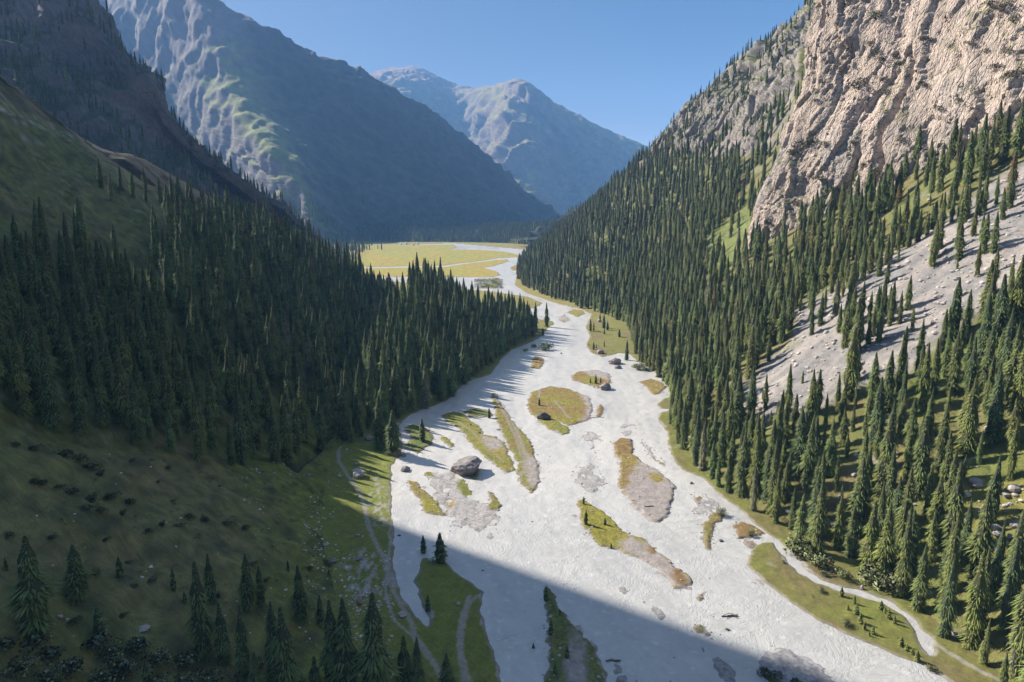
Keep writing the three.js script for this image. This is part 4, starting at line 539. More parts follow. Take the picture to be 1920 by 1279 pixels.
const BASE = [[1380, 490], [1400, 484], [1480, 468], [1560, 438], [1640, 400], [1700, 380], [1800, 340], [1930, 285], [2200, 180]];
const baseLine = (u) => { for (let k = 1; k < BASE.length; k++) if (u < BASE[k][0]) return lerp(BASE[k - 1][1], BASE[k][1], (u - BASE[k - 1][0]) / (BASE[k][0] - BASE[k - 1][0])); return 100; };
const cliffIn = (u, v, p) => p[2] > -770 && v > 0.5 + (p[2] < -600 ? 0.04 : 0);
{
  const add = (n, zone, want, gap, hgt) => { for (let k = 0; k < n; k++) { const u = rnd(), v = rnd() * 0.765, p = sampleLoft(R1, u, v), q = toPx(...p); if (q[2] < 90 || q[0] > 2150 || q[1] > 1420) continue; const d = want(p, q, u, v); if (rnd() > d || !free(p[0], p[2], gap(p))) continue; const hh = hgt(p, q, v), top = q[1] - hh * 1280 / q[2]; if (q[0] > 1385 && top < baseLine(q[0]) - 6 && rnd() > 0.10) continue; if (q[0] > 1305 && q[0] < 1420 && (inPoly(MEADOWR, q[0], top) || inPoly(MEADOWR, q[0], (q[1] + top) / 2)) && rnd() > 0.2) continue; claim(p[0], p[2]); TREES.push([p[0], p[1], p[2], hh, rr(0.72, 1.2), rnd(), zone]); } };
  add(190000, 'right', (p, q, u, v) => {
    if (cliffIn(u, v, p)) return 0;
    const n = fbm(p[0] / 35, 2, p[2] / 35, 3);
    const s = sdf(SCREE, q[0] + n * 26, q[1] + n * 16); if (s < 8) return 0.006 + sstep(0.2, 0.34, n) * 0.06;
    if (inPoly(CLEAR, q[0] + n * 30, q[1] + n * 20)) return 0.012;
    if (inPoly(MEADOWR, q[0], q[1])) return 0.02;
    for (const r of ROCKR) if (inPoly(r, q[0] + n * 30, q[1] + n * 30)) return sstep(0.05, 0.25, n) * 0.35 + (q[1] < 250 - (q[0] - 1275) * 0.9 ? 0.2 : 0);
    return q[2] > 1300 ? 0.85 : q[2] > 700 ? 0.58 + n * 0.9 : 0.52 + n * 1.1;
  }, (p) => (p[2] > -420 ? 5.6 : p[2] > -900 ? 5.0 : 6) + 1.2 * rnd(), (p, q, v) => { const s = sdf(SCREE, q[0], q[1]) < 6 ? 0.66 : 1; return rr(18, 34) * s * (rnd() < 0.2 ? rr(0.35, 0.7) : 1) * (v > 0.6 ? 0.75 : 1); });
  // rows of trees in the strips of the scree, sloping with it
  const strips = [[[1690, 470], [1790, 400], 14], [[1560, 560], [1700, 470], 26], [[1570, 670], [1690, 600], 22], [[1600, 620], [1660, 580], 10], [[1750, 500], [1840, 470], 6], [[1880, 365], [1890, 360], 2], [[1500, 560], [1640, 440], 30], [[1720, 440], [1840, 395], 12]];
  for (const [a, b, n] of strips) for (let k = 0; k < n; k++) { const t = rnd(), p = pick(R1, lerp(a[0], b[0], t) + rr(-14, 14), lerp(a[1], b[1], t) + rr(-12, 12)); if (!free(p[0], p[2], 3.6)) continue; claim(p[0], p[2]); TREES.push([p[0], p[1], p[2], rr(12, 27), rr(0.85, 1.2), rnd(), 'scree']); }
  // the edge of the forest down on the right bank flat
  for (let k = 0; k < 1600; k++) { const z = rr(-1250, -150), x = rr(0, 150), v = sdf(VALLEY, x, z), s = sdf(RIVER, x, z), q = toPx(x, 0, z); if (x < 10 || v < -13 || v > 1 || s < 5 || (q[1] < 690 && q[1] > 585 && q[0] < 1180) || !free(x, z, 6)) continue; claim(x, z); TREES.push([x, groundY(x, z), z, rr(17, 31), rr(0.85, 1.25), rnd(), 'right']); }
}
scatter(RS, 11000, 'right', (p, q) => { if (q[2] < 200) return 0; const n = fbm(p[0] / 45, p[1] / 60, p[2] / 45, 3); return sstep(0.02, 0.2, n) * 0.8 + (q[1] < 290 - (q[0] - 1240) * 1.12 ? 0.35 : 0) + 0.02; }, () => 6.5, () => rr(11, 20));
scatter(L2, 26000, 'ridge', (p, q) => { if (q[2] < 100 || q[0] < -120 || q[0] > 760) return 0; const n = fbm(p[0] / 60, p[1] / 90, p[2] / 60, 4); return sstep(0.0, 0.18, n) * 0.6 + (q[1] > 300 + (q[0] - 400) * 0.35 - 60 && q[0] > 330 ? 0.5 : 0) + 0.04; }, () => 8, () => rr(16, 28));
scatter(M1, 30000, 'mountain', (p, q) => { if (q[2] < 100 || p[1] > 420 || q[0] < 380 || q[0] > 1080) return 0; const n = fbm(p[0] / 120, p[1] / 120, p[2] / 120, 4); return sstep(330, 60, p[1] + n * 260) * sstep(-0.25, 0.1, n + sstep(200, 40, p[1]) * 0.35); }, () => 10, () => rr(20, 32));
for (let k = 0; k < 1500; k++) { const [x, z] = onFloor(rr(480, 735), rr(452, 500), 1); const q = toPx(x, 1, z); if (q[0] > 700 - (q[1] - 452) * 1.2 + fbm(x / 90, 2, z / 90, 3) * 90 || !free(x, z, 8)) continue; claim(x, z); TREES.push([x, 0.6, z, rr(18, 30), rr(0.8, 1.2), rnd(), 'mountain']); }
scatter(R3, 4000, 'mountain', (p, q) => 0.6, () => 9, () => rr(18, 28));

// the three hundred that show largest are trees of their own; the rest of each forest is one mass
{
  const show = TREES.map((t, k) => { const q = toPx(t[0], t[1], t[2]); const r = R1, s = t[3] * 1280 / q[2]; return [q[0] > 0 && q[0] < 1920 && q[1] < 1300 && q[1] - s * 0.5 > 0 && t[6] !== 'mountain' ? s : 0, k]; }).sort((a, b) => b[0] - a[0]);
  const own = new Set(show.slice(0, 205).map((s) => s[1]));
  const words = {
    left: ['tall spruce inside the shaded left bank forest behind its outer row', 'tall spruces in the front of the left bank forest'],
    right: ['tall sunlit spruce inside the near right bank forest behind its outer row', 'tall spruces in the near right bank forest'],
    scree: ['sunlit spruce standing on the pale stony scree strip below the cliff', 'spruces on the scree strip'],
  };
  // the outermost row of each forest can be counted along its edge
  const feet = [...own].map((k) => ({ k, t: TREES[k], q: toPx(TREES[k][0], TREES[k][1], TREES[k][2]) }));
  const row = { left: [], right: [] };
  for (const f of feet) { const z = f.t[6] === 'left' ? 'left' : f.t[6] === 'right' && f.q[1] > 640 ? 'right' : null; if (z && !TREES.some((t) => { const q = toPx(t[0], t[1], t[2]); return q[2] > 50 && Math.abs(q[0] - f.q[0]) < 11 && q[1] > f.q[1] + 3; })) row[z].push(f); }
  const ord = (n) => n + (n % 10 === 1 && n % 100 !== 11 ? 'st' : n % 10 === 2 && n % 100 !== 12 ? 'nd' : n % 10 === 3 && n % 100 !== 13 ? 'rd' : 'th'), special = new Map();
  row.left.sort((a, b) => a.q[0] - b.q[0]).forEach((f, n) => special.set(f.k, 'tall spruce in the outer row of the shaded left forest, ' + ord(n + 1) + ' from the left'));
  row.right.sort((a, b) => a.q[0] - b.q[0]).forEach((f, n) => special.set(f.k, 'sunlit spruce in the outer row of the right bank forest, ' + ord(n + 1) + ' from the left'));
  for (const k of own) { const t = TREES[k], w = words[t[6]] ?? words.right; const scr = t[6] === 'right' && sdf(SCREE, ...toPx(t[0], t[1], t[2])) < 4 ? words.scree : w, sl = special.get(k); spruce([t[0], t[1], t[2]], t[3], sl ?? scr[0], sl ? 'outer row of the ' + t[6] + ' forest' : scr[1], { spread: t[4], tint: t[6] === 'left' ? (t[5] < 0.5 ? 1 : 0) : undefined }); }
  const rest = TREES.filter((_, k) => !own.has(k));
  const near = CROWNS.map((g) => mergeGeometries([g, TRUNK.toNonIndexed()])), farG = FAR.map((g) => mergeGeometries([g, TRUNK.toNonIndexed()]));
  const massMat = leafMat(1, 1, 1), m4 = new THREE.Matrix4(), qt = new THREE.Quaternion(), e = new THREE.Euler(), cl = new THREE.Color();
  for (const [zones, label] of [[['left'], 'dense dark spruce forest covering the spur of the left hillside'], [['right', 'scree'], 'dense sunlit spruce forest covering the right hillside up to the cliffs'], [['ridge'], 'scattered dark spruces on the rocky ridge behind the left hillside'], [['mountain'], 'distant hazy spruce wood at the foot of the dark mountain']]) {
    const g = new THREE.Group(), list = rest.filter((t) => zones.includes(t[6])), kinds = [...near, ...farG], bins = kinds.map(() => []);
    for (const t of list) { const d = toPx(t[0], t[1], t[2])[2]; bins[d > 900 ? 4 + Math.floor(rnd() * 2) : Math.floor(rnd() * 4)].push(t); }
    bins.forEach((b, k) => {
      if (!b.length) return; const im = new THREE.InstancedMesh(kinds[k], massMat, b.length); im.name = 'spruce_mass'; im.castShadow = im.receiveShadow = true;
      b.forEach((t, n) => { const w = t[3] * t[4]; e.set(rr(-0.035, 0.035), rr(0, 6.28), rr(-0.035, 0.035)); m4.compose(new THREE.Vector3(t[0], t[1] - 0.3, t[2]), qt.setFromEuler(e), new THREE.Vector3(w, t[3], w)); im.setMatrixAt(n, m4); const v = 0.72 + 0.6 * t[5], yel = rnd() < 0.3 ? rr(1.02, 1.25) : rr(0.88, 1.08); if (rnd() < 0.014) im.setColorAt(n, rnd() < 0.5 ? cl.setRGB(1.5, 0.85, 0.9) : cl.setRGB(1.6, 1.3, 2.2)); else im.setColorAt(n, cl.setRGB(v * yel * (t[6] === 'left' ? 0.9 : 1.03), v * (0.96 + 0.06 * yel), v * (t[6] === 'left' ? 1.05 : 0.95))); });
      g.add(im);
    });
    put(g, 'spruce_forest', label, 'forest', null, 'stuff');
  }
  console.log('trees', TREES.length, 'own', own.size, zonesCount());
  function zonesCount() { const c = {}; for (const t of TREES) c[t[6]] = (c[t[6]] ?? 0) + 1; return JSON.stringify(c); }
}
// dead spruces: bare grey or rusty spires
{
  const bare = (sd, col) => { const g = crownGeo(sd, 26, 9, { bare: true, thin: 0.7, w: 0.005 }); const c = g.attributes.color.array; for (let k = 0; k < c.length; k += 3) { const m = c[k + 1] / 0.148; c[k] = col[0] * m; c[k + 1] = col[1] * m; c[k + 2] = col[2] * m; } return g; };
  const keep = seed, grey = bare(91, [0.21, 0.20, 0.19]), rust = bare(92, [0.14, 0.085, 0.065]); seed = keep;
  for (const [u, v, vt, g, label] of [[1690, 736, 660, grey, 'bare grey dead spruce, the left of two pale snags in the right forest'], [1736, 732, 688, grey, 'bare grey dead spruce, the right of two pale snags in the right forest'], [1424, 682, 632, rust, 'rusty brown dead spruce beside the scree strip'], [1206, 424, 370, rust, 'thin brown dead spruce among the dense mid forest on the right slope'], [1893, 1262, 1170, grey, 'grey dead snag at the lower right corner of the forest']]) {
    const p = pick(R1, u, v), q = toPx(...p), h = (q[1] - vt) / 1280 * q[2], t = new THREE.Group(); t.add(mesh(TRUNK, BARK, 'trunk'), mesh(g, CM[0], 'crown')); t.position.set(p[0], p[1] - 0.2, p[2]); t.scale.set(h * 0.62, h, h * 0.62); put(t, 'dead_spruce', label, 'dead tree');
  }
}

// ------------------------------------------------------------------ bushes
function bushGeo(sd, leaves, lumps, col) {
  seed = sd; const pos = [], nor = [], cc = [], L = []; for (let i = 0; i < lumps; i++) { const a = rr(0, 6.28), r = i ? rr(0.15, 0.62) : 0; L.push([Math.cos(a) * r, rr(0.26, 0.62), Math.sin(a) * r, rr(0.26, 0.48), rr(0.8, 1.25)]); }
  for (let k = 0; k < leaves; k++) {
    const l = L[k % lumps], th = rr(0, 6.28), cz = rr(-0.5, 1), sr = Math.sqrt(1 - cz * cz), n = [Math.cos(th) * sr, cz, Math.sin(th) * sr], r = l[3] * rr(0.72, 1.08);
    const c = [l[0] + n[0] * r, Math.max(0.02, l[1] + n[1] * r * 0.9), l[2] + n[2] * r], s = rr(0.05, 0.10), q = [rr(-1, 1), rr(-1, 1), rr(-1, 1)], w = [rr(-1, 1), rr(-1, 1), rr(-1, 1)], kk = l[4] * rr(0.7, 1.3);
    const nn = [n[0] + rr(-0.4, 0.4), n[1] + 0.35, n[2] + rr(-0.4, 0.4)], d = Math.hypot(...nn);
    for (const p of [[c[0] + q[0] * s, c[1] + q[1] * s, c[2] + q[2] * s], [c[0] + w[0] * s, c[1] + w[1] * s, c[2] + w[2] * s], [c[0] - q[0] * s, c[1] - q[1] * s * 0.6, c[2] - w[2] * s]]) { pos.push(...p); nor.push(nn[0] / d, nn[1] / d, nn[2] / d); cc.push(col[0] * kk, col[1] * kk, col[2] * kk); }
  }
  const g = new THREE.BufferGeometry(); g.setAttribute('position', new THREE.Float32BufferAttribute(pos, 3)); g.setAttribute('normal', new THREE.Float32BufferAttribute(nor, 3)); g.setAttribute('color', new THREE.Float32BufferAttribute(cc, 3)); return g;
}
const stemsGeo = (() => { const parts = []; for (let k = 0; k < 5; k++) { const g = new THREE.CylinderGeometry(0.008, 0.022, 0.55, 5, 1, true); g.translate(0, 0.26, 0); g.rotateZ(0.5 * Math.cos(k * 1.3)); g.rotateX(0.5 * Math.sin(k * 1.3)); g.deleteAttribute('uv'); const n = g.attributes.position.count, c = new Float32Array(n * 3); for (let i = 0; i < n; i++) { c[i * 3] = 0.10; c[i * 3 + 1] = 0.08; c[i * 3 + 2] = 0.06; } g.setAttribute('color', new THREE.BufferAttribute(c, 3)); parts.push(g); } return mergeGeometries(parts); })();
const keep2 = seed;
const BUSH = { willow: [bushGeo(101, 900, 8, [0.20, 0.225, 0.105]), bushGeo(102, 900, 9, [0.18, 0.21, 0.09])], juniper: [bushGeo(103, 520, 6, [0.062, 0.085, 0.045]), bushGeo(104, 520, 7, [0.07, 0.09, 0.042])], pale: [bushGeo(105, 800, 8, [0.15, 0.19, 0.10]), bushGeo(106, 800, 9, [0.13, 0.17, 0.105])], ledge: [bushGeo(107, 420, 6, [0.085, 0.10, 0.042]), bushGeo(108, 420, 6, [0.10, 0.098, 0.046])] };
seed = keep2;
const leafy = new THREE.MeshStandardMaterial({ vertexColors: true, side: THREE.DoubleSide, roughness: 0.9 });
function bush(p, w, kind, label, group, sq = 1) { const g = new THREE.Group(); g.add(mesh(stemsGeo, BARK, 'stem'), mesh(BUSH[kind][Math.floor(rnd() * 2)], leafy, 'foliage')); const r = w * 0.62; g.position.set(p[0], p[1] - 0.05 * r, p[2]); g.rotation.y = rr(0, 6.28); g.scale.set(r, r * sq, r); return put(g, kind === 'juniper' ? 'juniper_shrub' : 'leafy_bush', label, 'shrub', group); }
const flat = (u, v) => { const [x, z] = onFloor(u, v, 0.5); return [x, groundY(x, z), z]; };
const wm = (p, wpx) => wpx / 1280 * toPx(...p)[2];
const RB = [[1500, 1036, 58, 'pale green willow bush, the large upper one beside the right bank stream'], [1533, 1062, 50, 'pale willow bush just below the large upper one by the stream'], [1580, 1084, 32, 'dark round bush on the sunny grass by the right bank stream'], [1545, 1078, 18, 'little shrub left of the dark round bush'], [1638, 1094, 62, 'left willow of the broad willow thicket on the right bank'], [1672, 1112, 66, 'middle willow of the broad willow thicket on the right bank'], [1706, 1108, 56, 'right willow of the broad willow thicket on the right bank'], [1655, 1075, 50, 'back willow of the broad willow thicket on the right bank'], [1748, 1118, 36, 'low bright bush right of the broad willow thicket'], [1795, 1152, 34, 'green bush under the tall spruces of the lower right'], [1586, 1172, 22, 'low bluish bush at the water edge of the right bank flat'], [1326, 881, 20, 'silvery bush on the waterline of the right bank below the forest'], [1197, 692, 26, 'round willow bush at the head of the small bay'], [1210, 694, 16, 'smaller dark bush touching the round willow of the bay'], [1352, 964, 22, 'willow bush on the upper end of the curved olive islet'], [1408, 1003, 16, 'small bush on the triangular brown islet'], [1278, 706, 24, 'light bush at the forest edge above the bay'], [1262, 692, 18, 'small light bush at the forest edge above the bay'], [1024, 655, 28, 'round grey green bush in the river beside the left spit'], [1000, 650, 14, 'dark low shrub on the left spit'], [986, 658, 12, 'tiny dark shrub at the base of the left spit'], [868, 886, 14, 'green bush leaning on the great river boulder'], [1432, 1262, 34, 'dark bush on the tip of the large bottom gravel bar'], [1452, 1270, 28, 'dark bush behind another on the large bottom gravel bar'], [1490, 1285, 30, 'dark bush at the very bottom edge on the large gravel bar'], [882, 797, 6, 'tiny shrub at the edge of the pale pool between the long islands'], [900, 812, 6, 'tiny shrub below the pale pool between the long islands'], [935, 805, 7, 'tiny shrub on the track island'], [1745, 1255, 22, 'low bush at the lower end of the right bank flat'], [1470, 1055, 10, 'tiny shrub on the upper part of the right bank flat'], [1540, 1110, 16, 'brownish shrub by the gravel fan of the right bank flat'], [1365, 1178, 10, 'small dark tuft on the wet rocky hump']];
for (const [u, v, w, label] of RB) { const p = flat(u, v); bush(p, wm(p, w), u < 1040 && v > 700 && v < 830 ? 'juniper' : v > 1240 && u < 1500 ? 'juniper' : 'willow', label, null, 0.95); }
const LB = [[120, 850, 42], [152, 866, 38], [168, 882, 36], [188, 892, 26], [52, 905, 30], [78, 908, 28], [104, 915, 24], [140, 930, 36], [172, 936, 40], [210, 940, 40], [245, 946, 32], [165, 960, 32], [192, 968, 30], [226, 966, 26], [316, 880, 20], [255, 866, 16], [281, 862, 14], [300, 906, 15], [411, 912, 12], [352, 970, 26], [386, 976, 32], [430, 985, 26], [456, 992, 26], [302, 985, 22], [280, 1000, 24], [332, 988, 22], [612, 1062, 24], [594, 1052, 20], [580, 1066, 20], [30, 838, 30], [60, 845, 34], [20, 1000, 28], [95, 1010, 26], [60, 1058, 26], [245, 1060, 20], [290, 1090, 24], [260, 1100, 20], [200, 1010, 20], [330, 940, 14], [140, 1180, 30], [230, 1150, 26], [410, 1120, 22], [500, 1090, 22], [470, 1060, 20], [30, 1130, 34], [180, 1075, 30]];
for (const [u, v, w] of LB) { const p = place(u, v); bush(p, wm(p, w), 'juniper', 'low dark juniper shrub on the shaded grassy slope at the left', 'juniper shrubs on the shaded left slope', 0.6); }
const BL = [[60, 1212, 56], [112, 1228, 56], [165, 1218, 56], [212, 1232, 54], [262, 1216, 60], [302, 1238, 54], [352, 1252, 54], [142, 1268, 64], [40, 1268, 64], [232, 1274, 64], [302, 1282, 60], [392, 1280, 54], [482, 1256, 40], [452, 1282, 44], [20, 1222, 50], [90, 1290, 60], [190, 1292, 60], [560, 1282, 40], [345, 1290, 50]];
for (const [u, v, w] of BL) { const p = place(u, v); bush(p, wm(p, w), 'pale', 'dim grey green leafy bush in the thicket of the bottom left corner', 'leafy bushes in the bottom left thicket', 0.85); }
const CB = [[1630, 20, 30], [1642, 34, 26], [1555, 97, 14], [1632, 86, 16], [1645, 102, 20], [1652, 116, 22], [1610, 166, 30], [1622, 172, 22], [1592, 142, 16], [1658, 150, 14], [1664, 176, 18], [1680, 108, 14], [1688, 124, 18], [1702, 146, 14], [1728, 158, 14], [1738, 164, 12], [1728, 76, 16], [1746, 78, 14], [1787, 87, 14], [1821, 85, 14], [1764, 206, 18], [1504, 280, 34], [1520, 270, 26], [1488, 292, 24], [1550, 276, 22], [1566, 282, 18], [1602, 270, 16], [1622, 278, 14], [1870, 130, 26], [1892, 152, 28], [1880, 20, 30], [1862, 14, 20], [1904, 140, 22], [1904, 42, 26], [1470, 330, 20], [1462, 318, 14], [1524, 346, 22], [1500, 352, 18], [1566, 360, 24], [1540, 340, 18], [1640, 326, 20], [1658, 330, 18], [1682, 337, 26], [1700, 342, 22], [1714, 350, 18], [1562, 402, 20], [1494, 384, 18], [1502, 424, 12], [1440, 420, 14], [1620, 312, 14], [1760, 290, 18], [1690, 268, 18], [1540, 300, 16], [1850, 100, 14], [1890, 100, 18], [1530, 190, 12], [1700, 200, 12], [1800, 190, 12]];
for (const [u, v, w] of CB) { const p = pick(CL, u, v); bush([p[0] - 0.8, p[1], p[2]], wm(p, w) * 1.35, 'ledge', 'olive green shrub clinging to a ledge of the rock cliff', 'shrubs on the cliff ledges', 0.8); }
{ const p = pick(CL, 1506, 416); spruce([p[0] - 2, p[1], p[2]], 46 / 1280 * toPx(...p)[2], 'lone dark spruce growing on a ledge low on the cliff face', null, { spread: 1.3 }); }
// undergrowth: low plants that nobody could count
function massOf(name, label, cat, geos, mat, list, colour) {
  const g = new THREE.Group(), bins = geos.map(() => []); list.forEach((t, k) => bins[k % geos.length].push(t));
  bins.forEach((b, k) => { if (!b.length) return; const im = new THREE.InstancedMesh(geos[k], mat, b.length); im.name = cat.replace(/ /g, '_') + '_mass'; im.castShadow = im.receiveShadow = true; const m4 = new THREE.Matrix4(), q = new THREE.Quaternion(), c = new THREE.Color(); b.forEach((t, n) => { m4.compose(new THREE.Vector3(t[0], t[1], t[2]), q.setFromEuler(new THREE.Euler(t[5] ? rr(0, 6) : 0, rr(0, 6.28), t[5] ? rr(0, 6) : 0)), new THREE.Vector3(t[3] * rr(0.8, 1.2), t[3] * t[4], t[3] * rr(0.8, 1.2))); im.setMatrixAt(n, m4); const v = rr(0.7, 1.3); const k2 = colour ? colour(t) : [1, 1, 1]; im.setColorAt(n, c.setRGB(v * k2[0], v * k2[1], v * k2[2])); }); g.add(im); });
  return put(g, name, label, cat, null, 'stuff');
}
{
  const keep = seed, small = [bushGeo(111, 90, 4, [0.10, 0.115, 0.045]), bushGeo(112, 90, 4, [0.12, 0.12, 0.048])], dark = [bushGeo(113, 90, 4, [0.060, 0.075, 0.036]), bushGeo(114, 90, 4, [0.072, 0.078, 0.040])]; seed = keep;
  const R = [], Lw = [], B = [];
  for (let k = 0; k < 16000; k++) { const v = rnd() * 0.6, p = sampleLoft(R1, rnd(), v), q = toPx(...p); if (q[2] < 60 || q[0] > 2000 || q[2] > 900 || cliffIn(0, v, p)) continue; const n = fbm(p[0] / 25, 2, p[2] / 25, 3), s = sdf(SCREE, q[0] + n * 20, q[1]) < 8; if (rnd() > (s ? 0.05 : 0.55) + n * 0.8) continue; R.push([p[0], p[1] - 0.1, p[2], rr(0.7, 2.4), 0.7]); }
  for (let k = 0; k < 70000; k++) { const p = sampleLoft(L1, rnd(), rnd() * 0.8), q = toPx(...p); if (q[2] < 60 || q[0] < -60 || q[1] > 1320) continue; const n = fbm(p[0] / 22, 2, p[2] / 22, 4); if (rnd() > 0.14 + sstep(0.02, 0.25, n) * 0.75) continue; Lw.push([p[0], p[1] - 0.1, p[2], 0.3 + 1.5 * Math.pow(rnd(), 2.5), 0.5]); }
  for (let k = 0; k < 90000; k++) { const p = sampleLoft(L1, rr(0.3, 1), rr(0.2, 0.78)), q = toPx(...p); if (q[2] < 60 || q[0] < -40 || q[0] > 520 || q[1] > 600 || p[2] > -330) continue; const n = fbm(p[0] / 16, 9, p[2] / 26, 4); if (rnd() > 0.05 + sstep(0.05, 0.25, n) * 0.9) continue; Lw.push([p[0], p[1] - 0.1, p[2], 0.5 + 2.2 * Math.pow(rnd(), 2), 0.5]); }
  for (let k = 0; k < 2600; k++) { const z = rr(-760, -150), x = rr(40, 140), v = sdf(VALLEY, x, z), s = sdf(RIVER, x, z); if (v > 3 || s < 1.5) continue; const n = fbm(x / 14, 5, z / 14, 3); if (rnd() > 0.12 + sstep(0, 0.3, n) * 0.7) continue; B.push([x, groundY(x, z) - 0.05, z, rr(0.3, 1.1), 0.6]); }
  for (let k = 0; k < 500; k++) { const [x, z] = onFloor(rr(890, 942), rr(523, 541), 0.5); B.push([x, groundY(x, z), z, rr(2, 4.5), 0.7]); }
  for (let k = 0; k < 420; k++) { const p = pick(R1, rr(1310, 1410), rr(385, 510)), q = toPx(...p); if (!inPoly(MEADOWR, q[0], q[1])) continue; R.push([p[0] + rr(-4, 4), p[1], p[2] + rr(-4, 4), 0.8 + 2.6 * Math.pow(rnd(), 2), 0.7]); }
  massOf('undergrowth', 'low sunlit shrubs and herbs between the spruces of the right hillside', 'undergrowth', small, leafy, R);
  massOf('undergrowth', 'low dim tufts and herbs strewn over the shaded left hillside', 'undergrowth', dark, leafy, Lw);
  massOf('undergrowth', 'low scrub along the sunny right bank and in the river meadow', 'undergrowth', small, leafy, B);
}

// ------------------------------------------------------------------ boulders and stones
function rockGeo(sd, detail, cuts) {
  seed = sd; const g = new THREE.IcosahedronGeometry(1, detail), p = g.attributes.position, planes = []; for (let k = 0; k < cuts; k++) { const v = new THREE.Vector3(rr(-1, 1), rr(-0.5, 1), rr(-1, 1)).normalize(); planes.push([v, rr(0.55, 0.85)]); }
  const v = new THREE.Vector3(), c = new Float32Array(p.count * 3), sh = rr(0, 50);
  for (let i = 0; i < p.count; i++) { v.fromBufferAttribute(p, i); for (const [n, d] of planes) { const t = v.dot(n) - d; if (t > 0) v.addScaledVector(n, -t); } const k = 1 + fbm(v.x * 2 + sh, v.y * 2, v.z * 2, 4) * 0.22; v.multiplyScalar(k); p.setXYZ(i, v.x, v.y, v.z); const m = 1 + fbm(v.x * 4, v.y * 4 + sh, v.z * 4, 4) * 0.8; c[i * 3] = 0.36 * m; c[i * 3 + 1] = 0.335 * m; c[i * 3 + 2] = 0.33 * m; }
  g.setAttribute('color', new THREE.BufferAttribute(c, 3)); g.computeVertexNormals(); return g;
}
const keep3 = seed, ROCKS = [rockGeo(201, 10, 9), rockGeo(202, 8, 8), rockGeo(203, 8, 10)], PEB = [rockGeo(204, 1, 5), rockGeo(205, 1, 5)]; seed = keep3;
const rockMat = (r, g, b) => new THREE.MeshStandardMaterial({ vertexColors: true, roughness: 1, color: new THREE.Color().setRGB(r, g, b), map: rep(T.rock, 3), bumpMap: rep(T.rock, 4), bumpScale: 0.15 });
const RM = { grey: rockMat(0.75, 0.72, 0.72), pale: rockMat(1.25, 1.22, 1.2), pink: rockMat(0.95, 0.80, 0.74), dark: rockMat(0.36, 0.33, 0.31) };
